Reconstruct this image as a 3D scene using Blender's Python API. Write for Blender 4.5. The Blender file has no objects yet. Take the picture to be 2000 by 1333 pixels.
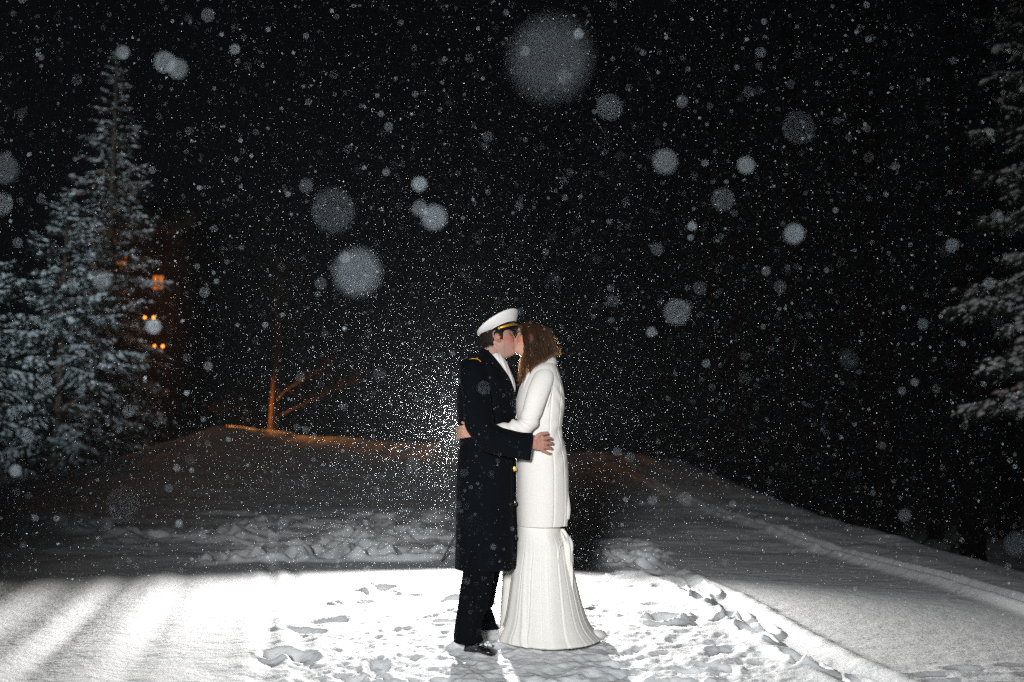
import bpy, math, random
import numpy as np
from mathutils import Vector, Matrix, Euler

C = bpy.context.scene.collection
random.seed(7)
rng = np.random.default_rng(11)
R = math.radians

# ---------------------------------------------------------------- camera
CH, FPX, HZ, D = 1.16, 1944.4, 850.0, 5.7          # camera height, focal length in px of a 2000 px frame, horizon row, couple's distance
PITCH = math.atan((HZ - 666.5) / FPX)
cam = bpy.data.cameras.new('camera')
cam.lens = 35; cam.sensor_width = 36; cam.clip_start = 0.05; cam.clip_end = 500
cam.dof.use_dof = True; cam.dof.focus_distance = 5.6; cam.dof.aperture_fstop = 1.5; cam.dof.aperture_blades = 0
camo = bpy.data.objects.new('camera', cam); C.objects.link(camo)
camo.location = (0, 0, CH); camo.rotation_euler = (R(90) + PITCH, 0, 0)
sc = bpy.context.scene
sc.camera = camo
sc.view_settings.view_transform = 'Standard'; sc.view_settings.look = 'None'
sc.view_settings.exposure = 0; sc.view_settings.gamma = 1
sc.cycles.max_bounces = 5; sc.cycles.diffuse_bounces = 3; sc.cycles.glossy_bounces = 2
sc.cycles.transmission_bounces = 3; sc.cycles.transparent_max_bounces = 10
sc.cycles.use_denoising = False
sc.cycles.sample_clamp_indirect = 1.2
sc.cycles.use_adaptive_sampling = False
sc.cycles.filter_width = 1.3

# ---------------------------------------------------------------- night sky
w = bpy.data.worlds.new('World'); sc.world = w; w.use_nodes = True
w.node_tree.nodes['Background'].inputs[0].default_value = (0.55, 0.75, 1.0, 1)
w.node_tree.nodes['Background'].inputs[1].default_value = 0.0012

# ---------------------------------------------------------------- lights
def lamp(name, kind, loc, aim, power, color, radius=0.05, size=120, blend=0.3):
    l = bpy.data.lights.new(name, kind); l.energy = power; l.color = color
    l.shadow_soft_size = radius
    if kind == 'SPOT':
        l.spot_size = R(size); l.spot_blend = blend
    o = bpy.data.objects.new(name, l); C.objects.link(o); o.location = loc
    o.rotation_euler = (Vector(aim) - Vector(loc)).to_track_quat('-Z', 'Y').to_euler()
    return o
FLASH = Vector((-0.37, 9.3, 1.24))
lamp('flash_light', 'SPOT', FLASH, FLASH + Vector((-0.40, -3.92, -0.42)), 2350, (1.0, 0.975, 0.94), 0.035, 137, 1.0)
# the photographer's fill flash, standing behind the camera on the left
lamp('fill_flash', 'SPOT', (-0.9, -2.0, 2.15), (0.15, 5.7, 1.75), 2600, (0.95, 0.98, 1.0), 0.40, 60, 1.0)
# added second fill, farther back on the left, put in to brighten the spruces
lamp('spruce_fill', 'SPOT', (-6.0, -14.0, 2.5), (-14.6, 27, 8.6), 28000, (0.74, 0.90, 1.0), 0.40, 27, 0.8)
# added bare point light between cabin and spruces, tinting the branches orange
lamp('warm_branch_fill', 'POINT', (-12.1, 33.4, 6.3), (0, 0, 0), 110, (1.0, 0.30, 0.04), 0.06)
# warm path lamp just behind the bank's crest, lighting the snow bank from the side
YARD = (-8.9, 29.0, 1.93)
lamp('path_lamp_light', 'SPOT', YARD, (YARD[0] + 4, YARD[1] - .9, YARD[2] - .10), 900, (1.0, 0.34, 0.05), 0.05, 76, 0.9)

def ray(px, py):
    x, y = (px - 1000) / FPX, (666.5 - py) / FPX
    c, s = math.cos(PITCH), math.sin(PITCH)
    return np.array((x, c - y * s, s + y * c))
def P(px, py, dy=0.0, Y=None):                      # a pixel of the photograph as a point at distance Y
    r = ray(px, py); Y = (D + dy) if Y is None else Y
    return np.array((0, 0, CH)) + r * (Y / r[1])
def G(px, py):                                      # ... as a point on level ground
    r = ray(px, py); return np.array((0, 0, CH)) + r * (-CH / r[2])
PXM = D / FPX                                       # metres per pixel at the couple

# ---------------------------------------------------------------- materials
def mat(name, color, rough=0.8, tcol=None, metal=0.0, spec=0.3, noise=None, bump=None, sheen=0, vcol=None, sss=0, coat=0, trans=0):
    m = bpy.data.materials.new(name); m.use_nodes = True
    nt = m.node_tree; N = nt.nodes; L = nt.links
    b = N['Principled BSDF']
    b.inputs['Base Color'].default_value = (*color, 1); b.inputs['Roughness'].default_value = rough
    b.inputs['Metallic'].default_value = metal; b.inputs['Specular IOR Level'].default_value = spec
    if sheen: b.inputs['Sheen Weight'].default_value = sheen; b.inputs['Sheen Roughness'].default_value = 0.4
    if coat: b.inputs['Coat Weight'].default_value = coat
    if sss:
        b.inputs['Subsurface Weight'].default_value = sss; b.inputs['Subsurface Radius'].default_value = (1.0, 0.35, 0.2)
        b.inputs['Subsurface Scale'].default_value = 0.006
    tc = N.new('ShaderNodeTexCoord')
    if vcol:
        a = N.new('ShaderNodeAttribute'); a.attribute_name = vcol
        L.new(a.outputs['Color'], b.inputs['Base Color'])
    if noise:                                       # (scale, second colour, detail)
        n = N.new('ShaderNodeTexNoise'); n.inputs['Scale'].default_value = noise[0]; n.inputs['Detail'].default_value = noise[2]
        L.new(tc.outputs['Object'], n.inputs['Vector'])
        r = N.new('ShaderNodeValToRGB'); r.color_ramp.elements[0].position = 0.35; r.color_ramp.elements[1].position = 0.65
        r.color_ramp.elements[0].color = (*color, 1); r.color_ramp.elements[1].color = (*noise[1], 1)
        L.new(n.outputs[0], r.inputs[0]); L.new(r.outputs[0], b.inputs['Base Color'])
    if bump:                                        # [(scale, strength, distance), ...]
        prev = None
        for (s, st, d) in bump:
            n = N.new('ShaderNodeTexNoise'); n.inputs['Scale'].default_value = s; n.inputs['Detail'].default_value = 4
            L.new(tc.outputs['Object'], n.inputs['Vector'])
            bp = N.new('ShaderNodeBump'); bp.inputs['Strength'].default_value = st; bp.inputs['Distance'].default_value = d
            L.new(n.outputs[0], bp.inputs['Height'])
            if prev: L.new(prev.outputs[0], bp.inputs['Normal'])
            prev = bp
        L.new(prev.outputs[0], b.inputs['Normal'])
    if trans:
        t = N.new('ShaderNodeBsdfTranslucent'); t.inputs[0].default_value = (*(tcol or color), 1)
        mx = N.new('ShaderNodeMixShader'); mx.inputs[0].default_value = trans
        out = N['Material Output']
        L.new(b.outputs[0], mx.inputs[1]); L.new(t.outputs[0], mx.inputs[2]); L.new(mx.outputs[0], out.inputs[0])
    return m
M = dict(
    snow=mat('snow', (0.86, 0.87, 0.88), 0.75, spec=0.15, bump=[(9, 0.35, 0.03), (38, 0.55, 0.008)]),
    pad=mat('snow_on_branches', (0.88, 0.91, 0.93), 0.8, spec=0.1, bump=[(30, 0.6, 0.02)]),
    skin=mat('skin', (0.5, 0.3, 0.22), 0.5, spec=0.35, vcol='Col', sss=0.35, bump=[(260, 0.12, 0.001)]),
    wool=mat('black_wool', (0.0022, 0.003, 0.0045), 0.9, spec=0.06, noise=(300, (0.004, 0.005, 0.007), 2), bump=[(500, 0.4, 0.001), (11, 0.25, 0.01)], sheen=0.012),
    trouser=mat('black_trouser_cloth', (0.002, 0.0026, 0.004), 0.9, spec=0.06, noise=(240, (0.0035, 0.004, 0.0055), 2), bump=[(9, 0.3, 0.01)]),
    white=mat('white_wool_crepe', (0.83, 0.785, 0.735), 0.85, spec=0.1, bump=[(7, 0.35, 0.012), (24, 0.15, 0.003)], sheen=0.03),
    ivory=mat('ivory_crepe', (0.85, 0.815, 0.755), 0.8, spec=0.12, bump=[(5, 0.25, 0.012)]),
    capw=mat('white_cap_vinyl', (0.82, 0.79, 0.76), 0.6, spec=0.25, bump=[(14, 0.1, 0.004)]),
    shirt=mat('white_cotton', (0.78, 0.77, 0.75), 0.8, bump=[(30, 0.2, 0.004)]),
    gold=mat('gold_braid', (0.75, 0.38, 0.05), 0.38, metal=0.7, spec=0.5, bump=[(500, 0.5, 0.001)]),
    band=mat('black_mohair', (0.005, 0.0055, 0.007), 0.85, spec=.1, noise=(200, (0.009, 0.009, 0.011), 2)),
    leather=mat('black_leather', (0.010, 0.010, 0.011), 0.25, spec=0.5, coat=0.3, bump=[(60, 0.1, 0.002)]),
    hairm=mat('dark_hair', (0.009, 0.006, 0.0045), 0.6, spec=0.2, noise=(90, (0.018, 0.012, 0.008), 4)),
    hairw=mat('brown_hair', (0.085, 0.036, 0.016), 0.55, spec=0.35, vcol='Col', trans=0.4, tcol=(0.85, 0.52, 0.28)),
    forest=mat('darkened_forest_needles', (0.010, 0.014, 0.010), 0.8, noise=(3, (0.03, 0.024, 0.018), 3)),  # needle copy darkened: the forest's lack of light is put into the colour
    needle=mat('spruce_needles', (0.022, 0.040, 0.032), 0.7, noise=(3, (0.04, 0.055, 0.04), 3)),
    bark2=mat('dim_bark', (0.035, 0.02, 0.014), 0.9, noise=(9, (0.07, 0.04, 0.028), 5), bump=[(30, 0.8, 0.02)]),
    darkbark=mat('darkened_bark', (0.009, 0.006, 0.005), 0.95, spec=.05),  # bark copy darkened in colour so forest trunks stay lost in the night
    bark=mat('bark', (0.10, 0.065, 0.045), 0.9, noise=(12, (0.16, 0.11, 0.08), 5), bump=[(30, 0.8, 0.02)]),
    wood=mat('dark_timber', (0.02, 0.013, 0.009), 0.85, noise=(8, (0.035, 0.02, 0.013), 4)),
    metal=mat('black_metal', (0.02, 0.02, 0.022), 0.35, metal=0.6, spec=0.5),
)
def emis(name, col, st):
    m = bpy.data.materials.new(name); m.use_nodes = True; nt = m.node_tree
    e = nt.nodes.new('ShaderNodeEmission'); e.inputs[0].default_value = (*col, 1); e.inputs[1].default_value = st
    nt.links.new(e.outputs[0], nt.nodes['Material Output'].inputs[0]); return m
M['lit'] = emis('lit_window_glass', (1.0, 0.27, 0.035), 0.6)
M['bulb'] = emis('warm_bulb', (1.0, 0.30, 0.04), 5)
M['tube'] = emis('flash_tube', (1.0, 0.97, 0.92), 12)
def flake_mat(name, tint, k):                       # ice plates: light comes through as well as off them
    m = bpy.data.materials.new(name); m.use_nodes = True; nt = m.node_tree; N = nt.nodes; L = nt.links
    d = N.new('ShaderNodeBsdfDiffuse'); d.inputs[0].default_value = (*tint, 1)
    t = N.new('ShaderNodeBsdfTranslucent'); t.inputs[0].default_value = (*tint, 1)
    mx = N.new('ShaderNodeMixShader'); mx.inputs[0].default_value = k
    L.new(d.outputs[0], mx.inputs[1]); L.new(t.outputs[0], mx.inputs[2]); L.new(mx.outputs[0], N['Material Output'].inputs[0])
    return m
M['flake'] = flake_mat('snowflake_ice', (0.78, 0.89, 0.97), 0.62)
M['flake_blue'] = flake_mat('snowflake_blue_ice', (0.75, 0.9, 1.0), 0.62)

# ---------------------------------------------------------------- object helpers
def tag(o, label=None, cat=None, group=None, kind=None):
    if label: o['label'] = label
    if cat: o['category'] = cat
    if group: o['group'] = group
    if kind: o['kind'] = kind
    return o
def empty(name, loc=(0, 0, 0)):
    o = bpy.data.objects.new(name, None); C.objects.link(o); o.location = loc; o.empty_display_size = 0.2
    return o
def rawmesh(name, V, faces, smooth=True):
    """V (n,3); faces: list of index arrays, each (k, m) with the same m"""
    me = bpy.data.meshes.new(name)
    V = np.asarray(V, np.float32)
    fs = [np.asarray(f, np.int32) for f in faces if len(f)]
    me.vertices.add(len(V)); me.vertices.foreach_set('co', V.ravel())
    tot = np.concatenate([np.full(len(f), f.shape[1], np.int32) for f in fs])
    idx = np.concatenate([f.ravel() for f in fs])
    me.loops.add(len(idx)); me.loops.foreach_set('vertex_index', idx)
    me.polygons.add(len(tot)); me.polygons.foreach_set('loop_start', np.concatenate(([0], np.cumsum(tot)[:-1])).astype(np.int32))
    me.polygons.foreach_set('loop_total', tot)
    me.update(calc_edges=True)
    if smooth: me.polygons.foreach_set('use_smooth', np.ones(len(tot), bool))
    return me
def link(name, me, m, parent=None, loc=None):
    o = bpy.data.objects.new(name, me); C.objects.link(o)
    if m is not None and not me.materials: me.materials.append(m)
    if parent is not None:
        o.parent = parent
        if loc is None: o.matrix_parent_inverse = Matrix.Translation(-parent.location)
    if loc is not None: o.location = loc
    return o
class MB:
    """collects pieces that become ONE mesh"""
    def __init__(s): s.V = []; s.F = {}; s.n = 0; s.col = []
    def add(s, V, F):
        V = np.asarray(V, float)
        for f in F:
            f = np.asarray(f)
            if len(f): s.F.setdefault(f.shape[1], []).append(f + s.n)
        s.V.append(V); s.n += len(V); return s
    def mesh(s, name, smooth=True):
        return rawmesh(name, np.concatenate(s.V), [np.concatenate(f) for f in s.F.values()], smooth)
    def build(s, name, m, parent=None, smooth=True):
        return link(name, s.mesh(name, smooth), m, parent)
def cr(A, sub):                                     # Catmull-Rom through the rows of A
    A = np.asarray(A, float); n = len(A); out = []
    for i in range(n - 1):
        p0, p1, p2, p3 = A[max(i - 1, 0)], A[i], A[i + 1], A[min(i + 2, n - 1)]
        for k in range(sub):
            t = k / sub
            out.append(0.5 * (2 * p1 + (p2 - p0) * t + (2 * p0 - 5 * p1 + 4 * p2 - p3) * t * t + (3 * p1 - p0 - 3 * p2 + p3) * t ** 3))
    out.append(A[-1]); return np.array(out)
def grid_faces(nr, ns, closed=True):
    i = np.arange(nr - 1)[:, None]; j = np.arange(ns if closed else ns - 1)[None, :]
    a = i * ns + j; b = i * ns + (j + 1) % ns
    return np.stack([a, a + ns, b + ns, b], -1).reshape(-1, 4) if False else np.stack([a + 0 * b, b, b + ns, a + ns], -1).reshape(-1, 4)
def rings(Rg):
    """Rg (nr, ns, 3) -> closed tube with fanned ends"""
    nr, ns, _ = Rg.shape
    V = Rg.reshape(-1, 3)
    c0, c1 = Rg[0].mean(0), Rg[-1].mean(0)
    V = np.vstack([V, Rg[0], Rg[-1], c0, c1]); n = nr * ns          # the end fans keep their own rim, so hems stay crisp
    j = np.arange(ns)
    t0 = np.stack([n + (j + 1) % ns, n + j, np.full(ns, n + 2 * ns)], -1)
    t1 = np.stack([n + ns + j, n + ns + (j + 1) % ns, np.full(ns, n + 2 * ns + 1)], -1)
    return V, [grid_faces(nr, ns), np.vstack([t0, t1])]
def rows_loft(rows, ns=64, sub=6, power=2.3, disp=None):
    """rows: (py, xl, xr, half depth m, dy) in pixels of the photo -> horizontal rings"""
    A = cr(rows, sub); th = np.linspace(0, 2 * math.pi, ns, endpoint=False)
    cx, sx = np.cos(th), np.sin(th)
    ex = np.sign(cx) * np.abs(cx) ** (2 / power); ey = np.sign(sx) * np.abs(sx) ** (2 / power)
    out = []
    for i, (py, xl, xr, hd, dy) in enumerate(A):
        a, b = P(xl, py, dy), P(xr, py, dy)
        c = (a + b) / 2; hw = (b - a)[0] / 2
        s = i / (len(A) - 1)
        d = disp(th, s, py) if disp else 0
        out.append(np.stack([c[0] + ex * (hw + d), c[1] + ey * (hd + d), np.full(ns, c[2])], -1))
    return np.array(out)
def tube(pts, rad, ns=20, sub=6, flat=None, disp=None):
    """pts (n,3) world, rad (n,), flat: (n,) ratio of the second axis; a tube with a parallel frame"""
    A = cr(np.hstack([np.asarray(pts, float), np.asarray(rad, float)[:, None], (np.ones(len(pts)) if flat is None else np.asarray(flat, float))[:, None]]), sub)
    p, r, fl = A[:, :3], A[:, 3], A[:, 4]
    t = np.gradient(p, axis=0); t /= np.linalg.norm(t, axis=1)[:, None] + 1e-9
    u = np.cross(t[0], (0, 1, 0.01)); u /= np.linalg.norm(u)
    out = []; th = np.linspace(0, 2 * math.pi, ns, endpoint=False)
    for i in range(len(p)):
        u = u - t[i] * np.dot(u, t[i]); u /= np.linalg.norm(u); v = np.cross(t[i], u)
        rr = r[i] + (disp(th, i / (len(p) - 1)) if disp else 0)
        out.append(p[i] + u[None] * (np.cos(th) * rr)[:, None] + v[None] * (np.sin(th) * rr * fl[i])[:, None])
    return rings(np.array(out))
def ball(c, r, n=16, rot=None):
    th = np.linspace(0, 2 * math.pi, n, endpoint=False); ph = np.linspace(0.08, math.pi - 0.08, n // 2 + 1)
    g = np.stack([np.sin(ph)[:, None] * np.cos(th), np.sin(ph)[:, None] * np.sin(th), np.cos(ph)[:, None] * np.ones(n)], -1) * np.asarray(r)
    if rot is not None: g = g @ np.asarray(rot).T
    return rings(g + np.asarray(c))
def box(c, h, rot=None):
    s = np.array([(x, y, z) for x in (-1, 1) for y in (-1, 1) for z in (-1, 1)], float) * np.asarray(h)
    if rot is not None: s = s @ np.asarray(rot).T
    return s + np.asarray(c), [np.array([(0, 1, 3, 2), (4, 6, 7, 5), (0, 4, 5, 1), (2, 3, 7, 6), (0, 2, 6, 4), (1, 5, 7, 3)])]
# gradient noise on numpy arrays
_perm = rng.permutation(1024); _grad = rng.uniform(-1, 1, (1024, 2))
def pn(x, y, s=0):
    xi, yi = np.floor(x).astype(int), np.floor(y).astype(int); xf, yf = x - xi, y - yi
    def g(ix, iy):
        h = _perm[(_perm[(ix + s * 37) & 1023] + iy) & 1023]; return _grad[h, 0] * (x - ix) + _grad[h, 1] * (y - iy)
    u, v = xf * xf * (3 - 2 * xf), yf * yf * (3 - 2 * yf)
    a = g(xi, yi) * (1 - u) + g(xi + 1, yi) * u; b = g(xi, yi + 1) * (1 - u) + g(xi + 1, yi + 1) * u
    return a * (1 - v) + b * v
def fbm(x, y, oct=4, s=0): return sum(pn(x * 2 ** o, y * 2 ** o, s + o) / 2 ** o for o in range(oct))
def sst(a, b, x): t = np.clip((x - a) / (b - a), 0, 1); return t * t * (3 - 2 * t)

nt = M['hairw'].node_tree                          # fine hair lets some light straight past
_t = nt.nodes.new('ShaderNodeBsdfTransparent'); _m = nt.nodes.new('ShaderNodeMixShader'); _m.inputs[0].default_value = 0.22
_o = nt.nodes['Material Output']; _src = _o.inputs[0].links[0].from_socket
nt.links.new(_src, _m.inputs[1]); nt.links.new(_t.outputs[0], _m.inputs[2]); nt.links.new(_m.outputs[0], _o.inputs[0])

# ================================================================ SNOW GROUND
def gauss(d, s): return np.exp(-(d / s) ** 2)
TRX = np.array([5.2, 6.2, 7.4, 8.4, 9.2]); 
def seg_dist(x, y, pts):
    best = np.full(x.shape, 1e9); al = np.zeros(x.shape); L0 = 0
    for (a, b) in zip(pts[:-1], pts[1:]):
        a, b = np.array(a[:2]), np.array(b[:2]); d = b - a; L = np.hypot(*d)
        t = np.clip(((x - a[0]) * d[0] + (y - a[1]) * d[1]) / L ** 2, 0, 1)
        dd = np.hypot(x - a[0] - t * d[0], y - a[1] - t * d[1]); m = dd < best
        best[m] = dd[m]; al[m] = (L0 + t * L)[m]; L0 += L
    return best, al
prints = []                                          # (x, y, angle, length, width, depth)
r2 = np.random.default_rng(3)
def poly_pts(pl): return [G(*q) for q in pl]
trail_r = poly_pts([(1215, 1098), (1270, 1112), (1330, 1135), (1400, 1170), (1500, 1232), (1610, 1295), (1720, 1345)])
trail_l = poly_pts([(-60, 1000), (0, 1008), (110, 1018), (180, 1035), (300, 1050), (450, 1056)])
trail_l2 = poly_pts([(60, 1003), (180, 1014), (230, 1040)])
trail_c = poly_pts([(420, 1030), (560, 1008), (740, 1006)])
def along(pts, step, jit, L, W, dep):
    for a, b in zip(pts[:-1], pts[1:]):
        d = b[:2] - a[:2]; n = max(1, int(np.hypot(*d) / step)); ang = math.atan2(d[1], d[0])
        for k in range(n):
            q = a[:2] + d * (k + r2.uniform(0.1, 0.9)) / n + r2.normal(0, jit, 2)
            prints.append((q[0], q[1], ang + r2.normal(0, 0.25), L * r2.uniform(.8, 1.2), W * r2.uniform(.8, 1.2), dep * r2.uniform(.6, 1.2)))
along(trail_r, 0.30, 0.05, 0.15, 0.055, 0.065)
along(trail_l, 0.35, 0.09, 0.2, 0.10, 0.07); along(trail_l2, 0.4, 0.08, 0.2, 0.1, 0.06); along(trail_c, 0.45, 0.1, 0.2, 0.1, 0.06)
for _ in range(115):                                 # trampled patch round the couple
    q = (r2.uniform(-1.25, 1.5), r2.uniform(4.5, 8.3))
    if abs(q[0] + .1) < .55 and abs(q[1] - 5.6) < .5: continue
    prints.append((q[0], q[1], r2.uniform(0, 6.3), 0.13 * r2.uniform(.8, 1.3), 0.06 * r2.uniform(.8, 1.3), (0.026 if q[0] < .2 else .018) * r2.uniform(.3, 1.3)))
for _ in range(75):                                  # churned band behind the lit field
    px, py = r2.uniform(430, 900), r2.uniform(1003, 1092); q = G(px, py)
    prints.append((q[0], q[1], r2.uniform(-.4, .4) + (1.57 if r2.random() < .3 else 0), 0.22 * r2.uniform(.8, 1.5), 0.12 * r2.uniform(.8, 1.3), 0.075 * r2.uniform(.4, 1.3)))
for _ in range(14):
    q = G(r2.uniform(1140, 1280), r2.uniform(1040, 1098)); prints.append((q[0], q[1], r2.uniform(0, 3), .2, .1, .05))
for _ in range(9):
    q = G(r2.uniform(1820, 2050), r2.uniform(1303, 1345)); prints.append((q[0], q[1], r2.uniform(-.3, .3), .10, .05, .010))
for (px, py) in ((1305, 1210), (1210, 1105), (1220, 1125), (1290, 1215)):
    q = G(px, py); prints.append((q[0], q[1], 0.2, .10, .07, .06))
def height(x, y):
    z = fbm(x * .35, y * .35, 3, 1) * 0.05
    ca = sst(8.5, 11, y)
    z += ca * fbm(x * .9, y * 1.3, 3, 5) * 0.05
    # packed grooves running away to the left
    u = x + 0.2366 * y
    gm = sst(1.0, .6, u) * sst(-9, -6, x) * sst(11.5, 9, y)
    for (c, wd, dp) in ((.18, .055, .022), (-.013, .06, .018), (-.36, .16, .006), (-.70, .10, .020), (-.95, .16, -.008), (-1.19, .09, .022), (-1.6, .12, .020), (-2.05, .12, .02), (-2.5, .16, .02), (-3.1, .2, .02)):
        z -= gm * dp * .62 * (1 + .5 * pn(y * .8, y * 0 + c * 7, 3)) * gauss(u - c - .02 * pn(y * .9, u * 0 + c, 4), wd)
        z += gm * dp * .4 * gauss(u - c + wd * 2.0, wd)
    # soft wind ripple texture of the open field
    z += 0.0035 * fbm(x * 7, y * 26, 3, 9) * sst(12, 5, y) + 0.005 * fbm(x * 3, y * 7, 2, 12)
    # trampled patch
    tm = sst(1.75, .95, np.abs(x - .12 - .1 * (y - 6)) + .25 * pn(x * 1.5, y * 1.5, 20)) * sst(9.3, 7.2, y + .5 * pn(x * 2, y * 2, 21))
    tm2 = tm * (0.35 + 0.65 * sst(7.4, 5.6, y))
    rid = 1 - np.abs(fbm(x * 4.2, y * 4.2, 3, 30)) * 2.2
    z += tm2 * (0.030 * fbm(x * 4, y * 4, 4, 33) + 0.010 * np.clip(rid, 0, 1) + 0.010 * fbm(x * 20, y * 20, 3, 36)) - tm * .015
    cb = sst(.9, .1, np.abs((y - 12) / 3.4)) * sst(-5.2, -4.4, x) * sst(1.6, -.2, x)
    z += cb * 0.10 * np.clip(fbm(x * 1.7, y * 1.6, 4, 50), -.15, 1)
    # ski track and ploughed edge on the right
    s = x - (3.51 - .05 * (y - 6.83))
    fm = sst(3.5, 5, y) * sst(26, 16, y)
    z += fm * (.07 * gauss(s, .06) + .06 * gauss(s + .17, .055) - .03 * gauss(s + .075, .035) - .02 * gauss(s - .09, .05) + .02 * gauss(s - .5, .18) * (1 + pn(y, y * 0 + 3, 6)))
    # trench of the right-hand footprints
    d, al = seg_dist(x, y, trail_r)
    z += -.03 * gauss(d, .10) + .022 * gauss(d - .17, .06) * (1 + 1.2 * pn(al * 5, d * 4, 8))
    d, al = seg_dist(x, y, trail_l)
    z += .045 * gauss(d - .22, .12) * (1 + 1.5 * pn(al * 2.5, d * 3, 8)) - .03 * gauss(d, .12)
    for (qx, qy, an, L, W, dp) in prints:
        m = (np.abs(x - qx) < L * 2.6) & (np.abs(y - qy) < L * 2.6)
        if not m.any(): continue
        dx, dy = x[m] - qx, y[m] - qy; c, s_ = math.cos(an), math.sin(an)
        a = (dx * c + dy * s_) / L; b = (-dx * s_ + dy * c) / W
        rr = np.sqrt(a * a + b * b + 1e-9)
        z[m] += -dp * sst(1.15, .7, rr) + dp * .42 * np.exp(-((rr - 1.45) / .3) ** 2) * (1 + .9 * pn(x[m] * 9, y[m] * 9, 11))
    # the bank behind the field; its crest falls to the right
    H = np.interp(x, [-30, -12, -10.5, -8.2, -5.5, -1.4, 3.6, 6, 30], [.10, .10, .45, 1.42, 1.12, .84, .62, .1, .1])
    H = H + .10 * fbm(x * .8, x * 0, 3, 60)
    b = np.clip((y - 14.5) / 13.0, 0, 1) ** 1.35; z = z + b * H
    z -= sst(28.6, 33, y) * (H + .5)
    # ground falls away at the forest edge on the right
    e = 4.25 + .12 * pn(y * .7, y * 0, 7) + .02 * (y - 8)
    z -= sst(e, e + 2.2, x) * 1.5 * sst(-12, -2, y)
    # mounds pushed up against the shoes and round the hem
    q = P(948, 1240, .28); z += .06 * gauss(np.hypot(x - q[0], y - (q[1])), .14) * (1 + pn(x * 12, y * 12, 2))
    q = G(905, 1262); z += .055 * gauss(np.hypot(x - q[0], (y - q[1])), .09) * (1 + 1.2 * pn(x * 16, y * 16, 2))
    q = G(975, 1258); z += .03 * gauss(np.hypot(x - q[0], (y - q[1])), .05) * (1 + 1.5 * pn(x * 25, y * 25, 2))
    # flat footing under the couple
    k = gauss(np.hypot((x - .1) / .75, (y - 5.62) / .30), 1.0)
    return z
fa = np.linspace(R(90 - 33), R(90 + 33), 800)
ang = np.concatenate([fa, np.linspace(R(123), R(90 - 33 + 360), 90)[1:-1]])
rad = np.concatenate([np.linspace(.3, 4.0, 24)[:-1], np.exp(np.linspace(math.log(4.0), math.log(34), 850)), [37, 42, 50, 65, 90, 140, 220]])
AA, RR = np.meshgrid(ang, rad)
gx, gy = RR * np.cos(AA), RR * np.sin(AA)
gz = height(gx.ravel().copy(), gy.ravel().copy())
V = np.stack([gx.ravel(), gy.ravel(), gz], -1); V = np.vstack([V, (0, 0, float(gz[0]))])
nr, ns = gx.shape
j = np.arange(ns); fan = np.stack([j, (j + 1) % ns, np.full(ns, nr * ns)], -1)[:, ::-1]
F = grid_faces(nr, ns)
me = rawmesh('snow_field', V, [F, fan])
ground = tag(link('snow_field', me, M['snow']), kind='structure', label='snow covered field with tracks and footprints', cat='ground')
def hz(x, y): return float(height(np.array([float(x)]), np.array([float(y)]))[0])

# ================================================================ PEOPLE
def frame(fwd_yaw, pitch, roll):
    return np.array(Euler((0, 0, fwd_yaw)).to_matrix() @ Matrix.Rotation(-pitch, 3, 'Y') @ Matrix.Rotation(roll, 3, 'X'))
def head_pts(scale=1.0, female=False):
    nu, nv = 120, 90
    th = np.linspace(0, 2 * math.pi, nu, endpoint=False); ph = np.linspace(0.03, math.pi - 0.03, nv)
    sp, cp = np.sin(ph)[:, None], np.cos(ph)[:, None]
    dx, dy, dz = sp * np.cos(th), sp * np.sin(th), cp * np.ones(nu)
    x = .096 * dx; y = .074 * np.sign(dy) * np.abs(dy) ** .9; z = .112 * dz
    low = sst(.0, -.10, z)
    y = y * (1 - (.36 if female else .25) * low)                    # jaw narrower than skull
    back = np.clip(-x / .096, 0, 1)
    x = x + back * low * .035 + (-.006) * sst(.02, .11, z)
    x = x + np.clip(dx, 0, 1) * sst(-.02, -.085, z) * .040          # chin comes forward
    z = z + np.clip(-dx, 0, 1) * low * .03
    front = np.clip(dx, 0, 1) ** .5 * (dx > 0)
    g = lambda cy, cz, sy, sz: np.exp(-((np.abs(y) - cy) / sy) ** 2 - ((z - cz) / sz) ** 2) * front
    x = x - .007 * sst(.35, 1, dx) * sst(.05, .02, z) * sst(-.09, -.05, z)   # flatter face
    nose = np.exp(-(y / (.010 if female else .012)) ** 2) * front * np.interp(z, [-.052, -.042, -.034, -.005, .022, .035], [0, .35, 1, .45, .12, 0])
    x = x + (.023 if female else .028) * nose
    x = x + .006 * g(.012, -.037, .007, .008)                       # nostril wings
    x = x + (.003 if female else .007) * g(.022, .034, .025, .009)   # brow
    x = x - .011 * g(.030, .014, .014, .012) + .006 * g(.031, .011, .010, .007)   # socket and closed lid
    x = x + .005 * g(.043, -.014, .02, .016)                        # cheekbone
    x = x + .007 * g(0, -.060, .020, .006) + .006 * g(0, -.071, .018, .006) - .004 * g(0, -.0655, .02, .002)
    x = x - .005 * g(0, -.081, .02, .006) + .009 * g(0, -.096, .022, .014)
    y = y + np.sign(y) * .006 * np.exp(-((x - .015) / .03) ** 2 - ((z + .065) / .03) ** 2)  # jaw corner
    Pt = np.stack([x, y, z], -1) * scale
    return rings(Pt)
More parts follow.
